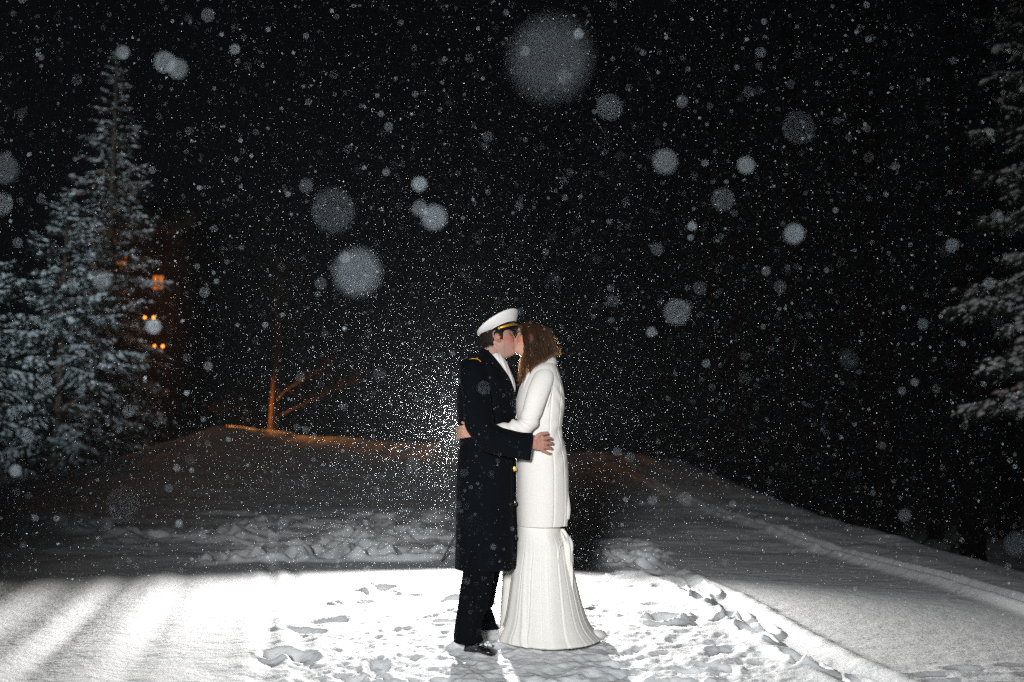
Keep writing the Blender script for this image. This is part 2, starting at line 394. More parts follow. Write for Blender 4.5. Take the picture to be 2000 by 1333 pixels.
def face_color(loc, base, ruddy, hairc, brow):
    """loc: points in head space (unscaled). Skin with redder cheeks, lips, lids and brows"""
    x, y, z = loc.T; ay = np.abs(y)
    c = np.tile(np.array(base), (len(x), 1))
    def mix(col, k): nonlocal c; c = c * (1 - k[:, None]) + np.array(col) * k[:, None]
    f = (x > 0.02)
    mix(ruddy, .75 * np.exp(-((ay - .05) / .028) ** 2 - ((z + .02) / .026) ** 2) * f)
    mix(ruddy, .6 * np.exp(-(ay / .014) ** 2 - ((z + .03) / .016) ** 2) * (x > .08))
    mix(ruddy, .5 * ((ay > .068) & (np.abs(x + .005) < .04) & (np.abs(z) < .045)))
    mix([.36, .10, .09], .8 * np.exp(-(ay / .022) ** 4 - ((z + .0655) / .010) ** 4) * (x > .06))
    mix(brow, .85 * np.exp(-((ay - .032) / .019) ** 4 - ((z - .034 + (ay - .03) ** 2 * 6) / .0055) ** 4) * (x > .04))
    mix(brow, .8 * np.exp(-((ay - .031) / .014) ** 4 - ((z - .006 - (ay - .03) ** 2 * 12) / .0020) ** 4) * (x > .04))
    return c
def ear(side, ang=0.15):
    """outer ear in head space: rim, bowl and lobe"""
    t = np.linspace(-2.6, 2.0, 14); px_ = -.008 - .017 * np.cos(t * .9) * 1.0; pz = .002 + .030 * np.sin(t * .72)
    pts = np.stack([px_ - .004 * pz / .03, np.full_like(t, side * .079) + side * .008 * np.clip(-px_ / .02, 0, 1.2), pz], -1)
    mb = MB(); mb.add(*tube(pts, np.full(14, .0045), 10, 3))
    mb.add(*ball((-.004, side * .073, -.002), (.017, .007, .026), 16)); mb.add(*ball((.004, side * .075, -.026), (.009, .006, .010), 12))
    mb.add(*ball((.009, side * .075, -.004), (.005, .007, .008), 10))
    return mb
def finger(mb, pts, r):
    n = len(pts); mb.add(*tube(pts, [r * (1.05 - .28 * i / (n - 1)) for i in range(n)], 12, 5))
    mb.add(*ball(pts[-1], (r * .78,) * 3, 10))
def remesh(mb, name, voxel, m, parent, color_fn, smooth=3):
    tmp = link(name, mb.mesh(name + '_raw'), m)
    r = tmp.modifiers.new('r', 'REMESH'); r.mode = 'VOXEL'; r.voxel_size = voxel; r.use_smooth_shade = True
    s = tmp.modifiers.new('s', 'SMOOTH'); s.factor = .5; s.iterations = smooth
    dg = bpy.context.evaluated_depsgraph_get()
    me = bpy.data.meshes.new_from_object(tmp.evaluated_get(dg)); old = tmp.data
    bpy.data.objects.remove(tmp); bpy.data.meshes.remove(old)
    me.name = name
    V = np.empty(len(me.vertices) * 3, np.float32); me.vertices.foreach_get('co', V); V = V.reshape(-1, 3)
    col = color_fn(V)
    nz = fbm(V[:, 0] * 60 + V[:, 1] * 23, V[:, 2] * 60 + V[:, 1] * 31, 3, 70); col = col * (1 + .22 * nz[:, None] * np.array([.5, 1, 1.1]))
    a = me.color_attributes.new('Col', 'FLOAT_COLOR', 'POINT')
    a.data.foreach_set('color', np.hstack([col, np.ones((len(col), 1))]).astype(np.float32).ravel())
    me.polygons.foreach_set('use_smooth', np.ones(len(me.polygons), bool))
    me.materials.clear()
    return link(name, me, m, parent)

# ---------------- man
man = tag(empty('person', tuple(P(945, 1245))), 'man in long black overcoat and white peaked cap kissing the woman in white', 'person')
HM = frame(R(4), R(10), R(-12)); HMc = P(972, 665, .02); HMs = 1.04
def to_w(V, Rm, c): return V @ Rm.T + c
mb = MB()
hv, hf = head_pts(HMs); mb.add(to_w(hv, HM, HMc), hf)
for sd in (-1, 1):
    for (v, f) in [(np.concatenate(ear(sd).V), [np.concatenate(q) for q in ear(sd).F.values()])]:
        e = ear(sd); o = 0
        v = np.concatenate(e.V) * HMs
        mb.add(to_w(v, HM, HMc), [np.concatenate(q) for q in e.F.values()])
mb.add(*tube([P(967, 668, .02), P(960, 690, 0), P(950, 722, 0), P(945, 760, 0)], [.054, .058, .07, .09], 28, 6))
mb.add(*rings(rows_loft([(722, 925, 975, .13, 0), (760, 912, 992, .16, 0), (850, 912, 992, .14, 0), (930, 908, 992, .15, 0), (990, 915, 985, .14, 0)], 32, 4)))
mb.add(*tube([P(945, 960, -.07), P(935, 1090, -.12), P(915, 1235, -.22)], [.075, .055, .04], 16, 6))
mb.add(*tube([P(950, 960, .07), P(948, 1090, .12), P(946, 1225, .25)], [.07, .045, .03], 16, 6))
armM = [P(930, 727, -.19), P(930, 775, -.235), P(935, 822, -.255), P(955, 853, -.262), P(995, 865, -.25), P(1033, 868, -.235)]
mb.add(*tube(armM[:5] + [P(1030, 867, -.235), P(1047, 866, -.225)], [.05, .045, .042, .042, .038, .030, .030], 16, 6, [1, 1, 1, 1, 1, .8, .7]))
mb.add(*tube([P(930, 727, .19), P(950, 790, .25), P(990, 850, .23), P(1050, 866, .2)], [.05, .045, .04, .03], 16, 6))
def palm(mb, a, b, ra, rb, fl): mb.add(*tube([a, (np.array(a) + b) / 2, b], [ra, (ra + rb) / 2 * 1.05, rb], 20, 5, [fl, fl, fl * .9]))
# the man's right hand, spread on her back, fingers curling away round her waist
hd = -.20
palm(mb, P(1040, 866, hd - .035), P(1062, 866, hd - .012), .032, .041, .42)
FM = [[(1058, 856, -0.223), (1067, 856, -0.206), (1074, 856, -0.190), (1078, 858, -0.168)],
      [(1059, 864, -0.228), (1069, 865, -0.211), (1077, 866, -0.188), (1080, 868, -0.160)],
      [(1059, 872, -0.225), (1069, 874, -0.208), (1076, 876, -0.184), (1079, 878, -0.160)],
      [(1057, 879, -0.216), (1064, 882, -0.203), (1071, 886, -0.190), (1076, 887, -0.176)]]
for k, q in enumerate(FM): finger(mb, [P(*p) for p in q], [.0105, .0110, .0105, .0092][k])
finger(mb, [P(1046, 857, -.230), P(1052, 850, -.230), P(1060, 847, -.222), P(1069, 846, -.212)], .0115)
# left hand on her far side
palm(mb, P(1050, 868, .2), P(1072, 868, .19), .030, .04, .4)
for k in range(4): finger(mb, [P(1070, 857 + 8 * k, .19), P(1080, 857 + 8 * k, .17), P(1088, 857 + 8 * k, .14)], .0095)
finger(mb, [P(1055, 857, .2), P(1064, 848, .2), P(1072, 846, .19)], .011)
def colM(V):
    loc = ((V - HMc) @ HM) / HMs
    c = face_color(loc, [.45, .265, .20], [.48, .17, .13], None, [.035, .018, .012])
    x, y, z = loc.T                                                 # shaved beard shadow
    k = .28 * sst(-.035, -.06, z) * sst(-.03, .01, x) * (np.linalg.norm(loc, axis=1) < .16)
    c = c * (1 - k[:, None]) + np.array([.30, .20, .17]) * k[:, None]
    hnd = (V[:, 2] < 1.3); c[hnd] = np.array([.47, .235, .175])
    kn = hnd & (V[:, 1] > D - .19) & (V[:, 1] < D - .165); c[kn] = c[kn] * [1.03, .9, .88]
    return c
remesh(mb, 'body', .0034, M['skin'], man, colM)

def fold(th, s, seed, k, amp): return amp * (np.sin(k * th + seed) * .5 + np.sin((k * 1.7) * th + seed * 2.3 + s * 2) * .3 + np.sin((k * .6) * th + seed * 5 - s * 3) * .4)
# overcoat body, sleeves, lapels in one garment
def coat_disp(th, s, py):
    d = fold(th, s, 1.3, 5, .010) * sst(.35, 1, s)
    d = d - .006 * np.exp(-((py - 868) / 9) ** 2) + .003 * np.sin(s * 60 + 3 * np.sin(th * 2)) * np.exp(-((s - .32) / .12) ** 2)
    return d
coat = MB()
rowsC = [(686, 938, 958, .075, 0), (694, 930, 961, .085, 0), (702, 918, 966, .13, 0), (712, 908, 974, .185, 0), (724, 901, 983, .205, 0), (742, 896, 993, .20, 0), (760, 894, 1002, .195, 0),
         (790, 892, 1008, .19, 0), (825, 894, 1006, .185, 0), (855, 898, 1005, .18, 0), (875, 897, 1005, .18, 0), (905, 894, 1006, .19, 0), (960, 892, 1007, .20, 0),
         (1040, 891, 1009, .215, 0), (1107, 889, 1010, .226, 0)]
coat.add(*rings(rows_loft(rowsC, 110, 7, 2.35, coat_disp)))
# far lapel and collar
coat.add(*tube([P(984, 704, .08), P(991, 718, .08), P(998, 735, .06), P(1004, 754, .05), P(1004, 775, .03)], [.012, .026, .03, .032, .02], 14, 6, [2.2] * 5))
coat.add(*tube([P(943, 684, -.06), P(952, 690, -.085), P(963, 703, -.10), P(976, 722, -.115), P(990, 742, -.10), P(1002, 764, -.07)], [.010, .013, .016, .020, .018, .008], 12, 6, [1.2] * 6))
def sl(th, s): return .006 * np.sin(s * 34 + 2 * np.sin(th)) * np.exp(-((s - .52) / .14) ** 2) + .004 * np.sin(th * 3 + s * 5)
coat.add(*tube([P(926, 716, -.13), P(924, 728, -.18)] + armM[1:-1] + [P(1016, 869, -.245), P(1037, 872, -.238)], [.055, .079, .077, .078, .076, .074, .073, .077], 44, 8, [1, .9, .8, .78, .78, .74, .66, .60], sl))
coat.add(*tube([P(926, 716, .13), P(924, 728, .18), P(950, 790, .25), P(990, 850, .24), P(1037, 868, .21)], [.055, .079, .075, .07, .07], 30, 6, [1, .9, .9, .8, .8], sl))
co = coat.build('overcoat', M['wool'], man)
# seam lines of the coat: front edge placket and back vent
b = MB(); b.add(*tube([P(1000, 770, -.10), P(1001, 860, -.115), P(1002, 960, -.125), P(1004, 1040, -.13), P(1005, 1104, -.135)], [.0045] * 5, 8, 8)); 
b.add(*tube([P(899, 900, -.075), P(897, 1000, -.085), P(895, 1104, -.095)], [.004] * 3, 8, 8)); b.build('coat_edge', M['wool'], man)
for (px, py, dd) in ((1004, 916, -.118), (1006, 983, -.118), (1006, 1050, -.12)):
    q = P(px, py, dd); n = np.array(Matrix.Rotation(R(90), 3, 'X') @ Matrix.Rotation(R(0), 3, 'Z'))
    bt = MB(); bt.add(*ball(q, (.0125, .0045, .0145), 18)); bt.add(*tube([q + np.array((.0, -.003, 0)) + .0105 * np.array((math.cos(a), 0, math.sin(a) * 1.15)) for a in np.linspace(0, 6.28, 13)], [.002] * 13, 6, 2))
    o = bt.build('coat_button', M['gold'] if py < 1000 and px == 1004 else M['leather'], man)
# shoulder board with gold edging
b = MB(); 
q0, q1 = P(917, 704, -.175), P(941, 697, -.10)
b.add(*tube([q0, (q0 + q1) / 2 + np.array((0, 0, .006)), q1], [.026, .027, .02], 16, 5, [.3] * 3)); sb = b.build('shoulder_board', M['band'], man)
b = MB()
b.add(*tube([P(917, 702, -.205), P(922, 701, -.212), P(928, 701, -.210), P(935, 703, -.205), P(939, 707, -.20)], [.002, .0028, .003, .003, .004], 8, 6)); b.add(*ball(P(932, 700, -.205), (.0045, .004, .004), 12))
b.build('gold_edging', M['gold'], sb)
# shirt front and scarf
b = MB()
b.add(*rings(rows_loft([(692, 955, 978, .055, 0), (700, 957, 984, .062, -.01), (712, 962, 991, .068, -.01), (725, 968, 997, .07, -.01), (740, 976, 1003, .065, -.01), (754, 988, 1006, .05, -.01), (766, 996, 1006, .03, -.01)], 40, 5, 2.2,
      lambda th, s, py: .003 * np.sin(th * 9 + s * 12))))
b.add(*tube([P(958, 692, -.05), P(968, 704, -.065), P(980, 722, -.075), P(991, 742, -.07), P(1002, 760, -.045)], [.008, .014, .017, .015, .006], 12, 6, [.8] * 5))
b.build('shirt', M['shirt'], man)
b = MB()
b.add(*tube([P(946, 681, .01), P(955, 693, -.03), P(967, 702, -.05), P(982, 708, -.02), P(988, 708, .02)], [.006, .010, .012, .012, .008], 10, 6, [1.5] * 5)); b.build('shirt_collar', M['shirt'], man)
# trousers (one garment)
def tr(th, s, py): return fold(th, s, 4.1, 4, .005) + .004 * np.sin(s * 40 + th) * sst(.7, 1, s)
b = MB()
b.add(*rings(rows_loft([(1060, 905, 972, .10, -.10), (1110, 904, 968, .10, -.12), (1150, 899, 960, .095, -.15), (1186, 894, 952, .088, -.17), (1212, 890, 941, .085, -.19), (1236, 887, 941, .09, -.20), (1250, 886, 944, .095, -.21), (1253, 892, 938, .08, -.21)], 56, 6, 2.3, tr)))
b.add(*rings(rows_loft([(1060, 930, 982, .09, .10), (1112, 935, 978, .09, .12), (1150, 930, 970, .085, .16), (1180, 928, 963, .075, .19), (1186, 926, 958, .07, .20), (1192, 925, 961, .075, .21), (1210, 925, 967, .08, .24), (1226, 924, 973, .08, .26)], 48, 6, 2.3, tr)))
b.build('trousers', M['trouser'], man)
def shoe(name, heel, toe, w, mtl, parent):
    heel, toe = np.array(heel), np.array(toe); d = toe - heel; L = np.linalg.norm(d); d /= L; s = np.cross((0, 0, 1), d); s /= np.linalg.norm(s)
    prof = [(0, .030, .035, .045), (.08, .036, .040, .078), (.25, .036, .038, .088), (.42, .037, .036, .072), (.6, .043, .043, .050), (.78, .046, .046, .040), (.92, .038, .038, .032), (1, .015, .015, .018)]
    A = cr(prof, 5); th = np.linspace(0, 2 * math.pi, 28, endpoint=False); out = []
    for (t, w1, w2, h) in A:
        c = heel + d * t * L; cz = h / 2
        y = np.cos(th) * w1 * w; z = np.sin(th); z = np.where(z < 0, np.maximum(z, -.75) / .75, z) * h / 2
        out.append(c + s * y[:, None] + np.array((0, 0, 1)) * (z + cz)[:, None])
    b = MB(); b.add(*rings(np.array(out))); o = b.build(name, mtl, parent)
    b = MB(); out = []
    for (t, w1, w2, h) in A:
        c = heel + d * t * L; y = np.cos(th) * (w1 + .003) * w; out.append(c + s * y[:, None] + np.array((0, 0, 1)) * (np.sin(th) * .006 + .004)[:, None])
    b.add(*rings(np.array(out))); b.build('sole', M['leather'], o)
    return o
g = hz(*P(940, 1262, -.23)[:2])
q = G(908, 1268); q2 = G(969, 1271)
shoe('shoe', (q[0], q[1], g - .014), (q2[0], q2[1] - .0, g - .006), 1.0, M['leather'], man)
q = P(925, 1226, .26); q2 = P(977, 1226, .26); g2 = q[2] - .03
shoe('shoe', (q[0], q[1], g2), (q2[0], q2[1], g2), 1.0, M['leather'], man)
b = MB(); r3 = np.random.default_rng(5)                              # snow stuck on the near shoe
for _ in range(60):
    q = P(r3.uniform(922, 962), r3.uniform(1256, 1263), 0); t = (q[0] - P(908, 0)[0]) / (.2)
    yy = G(930, 1268)[1] + r3.uniform(-.035, .03); b.add(*ball((q[0], yy, g + .075 - .045 * np.clip(t, 0, 1) + r3.uniform(-.008, .006)), r3.uniform(.004, .012, 3) * (1.2, 1, .6), 8))
b.build('snow_on_shoe', M['pad'], man)
# hair
def head_shell(scale, off, mask, seed, amp):
    v, f = head_pts(1.0)
    dirs = v / np.linalg.norm(v, axis=1)[:, None]
    k = mask(v)
    nz = amp * (np.sin(v[:, 0] * 900 + seed) * np.sin(v[:, 2] * 500 + v[:, 1] * 700) * .5 + .5)
    v = v + dirs * (np.where(k > 0, off * k + nz * k, -.006))[:, None]
    return v * scale, f
def mm(v):
    x, y, z = v.T
    k = sst(.045, .020, x - .55 * (z - .03)) * sst(-.085, -.055, z + .35 * np.clip(x + .03, -.1, .2) * -1)
    side = np.abs(y) > .045
    earz = np.exp(-((x + .006) / .022) ** 2 - ((z + .02) / .035) ** 2) * side
    k = k * (1 - sst(.3, .6, earz))
    burn = sst(.006, .011, x) * sst(.030, .024, x - .2 * z) * sst(-.022, -.010, z) * side
    return np.clip(np.maximum(k * (x < .045), burn * .8) * (1 - ((x > -.03) & (z < -.022)) * 1.0), 0, 1)
hv, hf = head_shell(HMs, .0038, mm, 1, .0015)
b = MB(); b.add(to_w(hv, HM, HMc), hf)
for _ in range(1500):                                                 # short cropped strands
    u = r3.uniform(-1, 1, 3); u /= np.linalg.norm(u); p = u * [.1, .077, .115]
    if p[2] < -.045: continue
    kk = mm(np.array([p]))[0]
    if kk < .5: continue
    a = p * 1.005; e = p * 1.03 + np.array((-.002, 0, -.012))
    b.add(*tube(to_w(np.array([a, (a + e) / 2 + u * .002, e]) * HMs, HM, HMc), [.0014, .0011, .0004], 4, 2))
for _ in range(1300):                                                # cropped nape
    t = r3.random(); c = P(960 + 4 * t, 690 - 26 * t, .012); a_ = R(180) + r3.normal(0, .75); rr = .0605 - .002 * t
    q = c + np.array((math.cos(a_) * rr, math.sin(a_) * rr, 0)); e = q + np.array((math.cos(a_) * .004, math.sin(a_) * .004, -.016))
    b.add(*tube([q - (0, 0, -.004), (q + e) / 2 + r3.normal(0, .001, 3), e], [.0013, .0010, .0004], 4, 2))
b.build('hair', M['hairm'], man)
# peaked cap: band, gold strap, stiff white crown, visor
CM = frame(R(4), R(25), R(-13)); CC = P(981, 650, .025)
cap = MB(); th = np.linspace(0, 2 * math.pi, 96, endpoint=False)
def cap_ring(rx, ry, z, x0=0, dome=0, wav=0):
    rx, ry, z, x0, dome = [q * (1.045 if rx > .105 else 1.0) if n < 2 else q for n, q in enumerate((rx, ry, z, x0, dome))]
    return np.stack([x0 + rx * np.cos(th), ry * np.sin(th), z + dome * np.cos(th) + wav * np.cos(2 * th)], -1)
crown = [cap_ring(.097, .083, .012), cap_ring(.099, .085, .022), cap_ring(.110, .097, .034, .0, .004), cap_ring(.123, .113, .050, .001, .008), cap_ring(.129, .121, .062, .002, .010),
         cap_ring(.1305, .123, .068, .002, .011), cap_ring(.127, .120, .074, .002, .0115), cap_ring(.115, .108, .079, .002, .012), cap_ring(.08, .075, .083, 0, .010), cap_ring(.04, .04, .085, 0, .006), cap_ring(.005, .005, .0855)]
K = cr(np.array(crown).reshape(len(crown), -1), 4).reshape(-1, 96, 3)
b = MB(); v, f = rings(K); b.add(to_w(v, CM, CC), f)
cp = b.build('peaked_cap', M['capw'], man)
b = MB(); t2 = [to_w(np.array([[.002 + .1315 * math.cos(a), .124 * math.sin(a), .067 + .011 * math.cos(a)]]), CM, CC)[0] for a in np.linspace(0, 6.283, 60)]
b.add(*tube(t2, [.0022] * 60, 6, 2)); b.build('crown_piping', M['capw'], cp)
bandr = [cap_ring(.090, .074, -.013), cap_ring(.0935, .077, -.013), cap_ring(.096, .080, -.008), cap_ring(.0985, .083, 0), cap_ring(.0995, .085, .018), cap_ring(.098, .084, .024)]
b = MB(); v, f = rings(cr(np.array(bandr).reshape(6, -1), 3).reshape(-1, 96, 3)); b.add(to_w(v, CM, CC), f); b.build('cap_band', M['band'], cp)
b = MB()
st = [to_w(np.array([[.1025 * math.cos(a), .088 * math.sin(a), .004 - .010 * math.cos(a)]]), CM, CC)[0] for a in np.linspace(R(-98), R(78), 40)]
b.add(*tube(st, [.0068] * 40, 10, 2, [.35] * 40)); b.build('gold_strap', M['gold'], cp)
for a in (-98, 78):
    b = MB(); q = to_w(np.array([[.105 * math.cos(R(a)), .091 * math.sin(R(a)), .003]]), CM, CC)[0]; b.add(*ball(q, (.0085, .0085, .0085), 14)); b.build('strap_button', M['gold'], cp)
vis = []
for k in np.linspace(0, 1, 8):
    a = np.linspace(R(-68), R(68), 40)
    vis.append(np.stack([.094 * np.cos(a) + .020 * k * np.cos(a * .9) ** .8, (.078 + .006 * k) * np.sin(a), -.012 - .012 * k * np.cos(a) ** .5 - .002 * k], -1))
vis = np.array(vis); top = vis; bot = vis[::-1] + np.array((0, 0, -.003)); 
lv = np.concatenate([top, bot]); lv = np.concatenate([lv, lv[:1]])
v = lv.reshape(-1, 3); b = MB(); b.add(to_w(v, CM, CC), [grid_faces(lv.shape[0], 40, False)]); b.build('visor', M['leather'], cp)

# ---------------- woman
woman = tag(empty('person', tuple(P(1060, 1245))), 'brown haired woman in white jacket and long ivory skirt kissing the man', 'person')
HW = frame(R(180 + 6), R(12), R(14)); HWc = P(1037, 667, -.066); HWs = .93
mb = MB()
hv, hf = head_pts(HWs, True); mb.add(to_w(hv, HW, HWc), hf)
for sd in (-1,):                                                     # the near ear lies under her hair
    e = ear(sd); mb.add(to_w(np.concatenate(e.V) * HWs * (.8, .80, .75) + (-.006, 0, -.014), HW, HWc), [np.concatenate(q) for q in e.F.values()])
mb.add(*tube([P(1046, 672, -.03), P(1058, 695, -.01), P(1064, 725, 0)], [.046, .05, .07], 24, 6))
mb.add(*rings(rows_loft([(722, 1042, 1082, .12, 0), (755, 1032, 1085, .14, 0), (800, 1030, 1084, .11, 0), (835, 1030, 1080, .10, 0), (890, 1026, 1092, .13, 0), (950, 1030, 1085, .13, 0)], 32, 4)))
mb.add(*tube([P(1055, 930, -.07), P(1055, 1090, -.06), P(1060, 1235, -.06)], [.07, .05, .035], 16, 6))
mb.add(*tube([P(1060, 930, .07), P(1062, 1090, .08), P(1070, 1225, .08)], [.07, .05, .035], 16, 6))
armW = [P(1058, 737, -.145), P(1050, 770, -.185), P(1038, 808, -.19), P(1026, 833, -.188), P(995, 842, -.185), P(955, 846, -.172), P(926, 845, -.16)]
mb.add(*tube(armW, [.035, .034, .032, .032, .030, .025, .024], 16, 6))
mb.add(*tube([P(1058, 733, .16), P(1040, 790, .2), P(1010, 835, .21), P(940, 845, .2), P(915, 845, .19)], [.035, .033, .03, .026, .024], 16, 6))
# her hand on his back, fingers wrapping round the coat
palm(mb, P(926, 845, -.162), P(905, 843, -.128), .026, .036, .42)
FW = [[(907, 834, -.138), (900, 834, -.112), (896, 835, -.080), (894, 838, -.05)],
      [(905, 841, -.136), (898, 841, -.108), (894, 842, -.072), (893, 844, -.04)],
      [(905, 848, -.132), (898, 848, -.105), (894, 849, -.070), (893, 850, -.04)],
      [(907, 854, -.126), (900, 854, -.104), (896, 855, -.078), (894, 856, -.05)]]
for k, q in enumerate(FW): finger(mb, [P(*p) for p in q], [.0092, .0094, .0090, .0080][k])
finger(mb, [P(919, 839, -.165), P(913, 831, -.158), P(908, 827, -.146), P(903, 826, -.132)], .0098)
palm(mb, P(916, 845, .19), P(900, 845, .15), .026, .034, .42)
for k in range(4): finger(mb, [P(902, 835 + 7 * k, .16), P(895, 835 + 7 * k, .13), P(892, 836 + 7 * k, .09)], .0088)
finger(mb, [P(912, 838, .19), P(908, 829, .18), P(904, 826, .17)], .0095)
def colW(V):
    loc = ((V - HWc) @ HW) / HWs
    c = face_color(loc, [.56, .30, .20], [.56, .19, .13], None, [.10, .05, .03])
    hnd = (V[:, 2] < 1.3); c[hnd] = np.array([.56, .31, .225]); return c
remesh(mb, 'body', .0034, M['skin'], woman, colW)

def jk(th, s, py):
    d = fold(th, s, 2.2, 4, .004) * sst(.55, 1, s) + .0025 * np.sin(py * .33 + 4 * np.sin(th)) * np.exp(-((py - 842) / 22) ** 2)
    d = d - .0035 * np.exp(-((((th - R(292)) + math.pi) % (2 * math.pi) - math.pi) / .035) ** 2) * sst(.1, .3, s)   # princess seams
    d = d - .003 * np.exp(-((((th - R(322)) + math.pi) % (2 * math.pi) - math.pi) / .03) ** 2) * sst(.1, .3, s)
    q_ = np.exp(-((py - 868) / 34) ** 2) * np.exp(-((((th - R(318)) + math.pi) % (2 * math.pi) - math.pi) / .5) ** 2)
    d = d + .0045 * q_ * np.sin(py * .16 + th * 7) + .004 * np.exp(-((py - 775) / 30) ** 2) * np.exp(-((((th - R(325)) + math.pi) % (2 * math.pi) - math.pi) / .3) ** 2) * np.sin(py * .22 - th * 9)
    d = d + .010 * np.exp(-((((th - R(335)) + math.pi) % (2 * math.pi) - math.pi) / .25) ** 2) * sst(.75, 1, s)
    return d
rowsJ = [(694, 1056, 1082, .058, 0), (700, 1053, 1083, .062, 0), (708, 1046, 1085, .085, 0), (717, 1038, 1088, .135, 0), (728, 1029, 1092, .162, 0), (744, 1020, 1097, .168, 0), (762, 1013, 1101, .165, 0),
         (785, 1008, 1103, .158, 0), (808, 1008, 1101, .150, 0), (830, 1011, 1098, .143, 0), (848, 1010, 1098, .145, 0), (868, 1009, 1103, .155, 0), (895, 1009, 1108, .170, 0), (930, 1009, 1110, .178, 0),
         (975, 1009, 1110, .182, 0), (1005, 1009, 1109, .184, 0), (1025, 1010, 1106, .186, 0)]
jb = MB(); jb.add(*rings(rows_loft(rowsJ, 300, 7, 2.25, jk)))
# vent flap that swings out behind
jb.add(*tube([P(1098, 930, -.06), P(1102, 965, -.07), P(1104, 995, -.08), P(1103, 1014, -.085)], [.018, .025, .03, .026], 20, 6, [.8] * 4))
# sleeve with elbow creases
def sw(th, s):
    return .009 * np.sin(s * 62 + 2.2 * np.sin(th + 1)) * np.exp(-((s - .60) / .13) ** 2) + .003 * np.sin(th * 2 + s * 9) + .006 * np.sin(s * 90 + 3 * np.cos(th)) * np.exp(-((s - .66) / .07) ** 2)
jb.add(*tube([P(1066, 724, -.10), P(1062, 738, -.145)] + armW[1:] , [.034, .054, .058, .056, .056, .050, .038, .033], 52, 9, [1, .85, .8, .8, .85, .9, .95, .95], sw))
jb.add(*tube([P(1065, 727, .105), P(1062, 740, .15), P(1040, 790, .2), P(1010, 835, .21), P(930, 845, .2)], [.045, .06, .058, .05, .034], 30, 6, None, sw))
jk_o = jb.build('jacket', M['white'], woman)
b = MB()
b.add(*rings(rows_loft([(693, 1057, 1082, .062, 0), (696, 1054, 1085, .068, 0), (704, 1051, 1087, .076, 0), (711, 1045, 1089, .098, 0), (713, 1048, 1086, .09, 0)], 60, 6, 2.1)))
b.add(*tube([P(1054, 707, -.075), P(1045, 718, -.095), P(1036, 735, -.105), P(1027, 757, -.10), P(1018, 785, -.07)], [.010, .016, .020, .018, .006], 14, 7, [.6] * 5))
b.build('jacket_collar', M['white'], jk_o)
# shoulder seam of the near sleeve
b = MB(); b.add(*tube([P(1076, 736, -.155), P(1078, 752, -.165), P(1076, 772, -.165), P(1069, 796, -.160)], [.002] * 4, 6, 8)); b.build('sleeve_seam', M['white'], jk_o)

rs = np.random.default_rng(21)
FO = [(rs.uniform(0, 6.28), rs.uniform(.05, .22), rs.uniform(.25, 1.0), rs.uniform(-.25, .25)) for _ in range(13)]
def sk(th, s, py):
    d = 0 * th; g_ = sst(.05, 1, s) ** 1.2
    for (a, wd, am, dr) in FO:
        e = ((th - a - dr * s + math.pi) % (2 * math.pi)) - math.pi
        d = d + am * np.exp(-(e / wd) ** 2) * .015 * g_
        d = d - am * .5 * np.exp(-((e - wd * 1.8) / (wd * .7)) ** 2) * .010 * g_
    # crisp creases falling from the hip
    for (a0, a1, w_, dp) in ((249, 243, .020, .007), (266, 262, .024, .009), (279, 270, .018, .006), (303, 285, .022, .012), (314, 309, .018, .007), (325, 324, .024, .010), (338, 337, .018, .008), (229, 222, .02, .006), (346, 350, .02, .006)):
        e = ((th - R(a0 + (a1 - a0) * s) + math.pi) % (2 * math.pi)) - math.pi
        dp = dp * (.42 if a0 < 300 else .22); d = d - dp * np.exp(-(e / w_) ** 2) * sst(.03, .4, s) + dp * .8 * np.exp(-((e - w_ * 2.2) / (w_ * 1.6)) ** 2) * sst(.03, .5, s)
    # long drape edge wrapping across the front
    e = ((th - (R(283) - R(16) * s) + math.pi) % (2 * math.pi)) - math.pi
    d = d + .010 * (1 / (1 + np.exp(-e / .02))) * np.exp(-(e / .5) ** 2) * sst(0, .2, s)
    return d
rowsS = [(1012, 1012, 1090, .150, .0), (1030, 1011, 1094, .152, 0), (1045, 1010, 1099, .158, 0), (1062, 1009, 1108, .165, 0), (1080, 1007, 1113, .172, 0.01), (1110, 1001, 1119, .188, 0.015), (1145, 996, 1127, .205, .03),
         (1175, 992, 1134, .225, .045), (1200, 988, 1141, .245, .06), (1218, 983, 1149, .262, .07), (1230, 977, 1158, .278, .08), (1240, 974, 1168, .29, .08), (1245, 975, 1172, .292, .08), (1248, 984, 1166, .28, .08)]
b = MB(); b.add(*rings(rows_loft(rowsS, 440, 8, 2.1, sk)))
# inner panel seen behind on the left, gathered bustle and trailing corner on the right
b.add(*rings(rows_loft([(1085, 990, 1030, .05, .16), (1110, 982, 1030, .06, .18), (1150, 980, 1030, .07, .20), (1190, 977, 1030, .08, .22), (1225, 975, 1035, .08, .24), (1240, 976, 1035, .08, .24)], 50, 6, 2.2, lambda th, s, py: .004 * np.sin(th * 5 + s * 2))))
def bus(th, s): return .006 * np.sin(th * 4 + s * 9) + .004 * np.sin(th * 7 - s * 14)
b.add(*tube([P(1093, 1036, -.03), P(1101, 1050, -.05), P(1106, 1070, -.07), P(1108, 1100, -.08), P(1111, 1140, -.075), P(1116, 1185, -.07), P(1122, 1225, -.05)], [.012, .026, .034, .030, .022, .016, .006], 36, 8, [1, 1, .9, .9, .9, .9, .9], bus))
gq = P(1150, 1236, .05); gz_ = .035
b.add(*tube([(gq[0] - .03, gq[1], gz_), (gq[0] + .02, gq[1], gz_ - .005), P(1164, 1241, .05), P(1171, 1241, .08), P(1174, 1240, .12), P(1172, 1240, .16)], [.035, .038, .034, .030, .022, .010], 20, 6, [1.3] * 6))
b.build('skirt', M['ivory'], woman)
b = MB()                                                             # thin gathered cord and hooks of the bustle
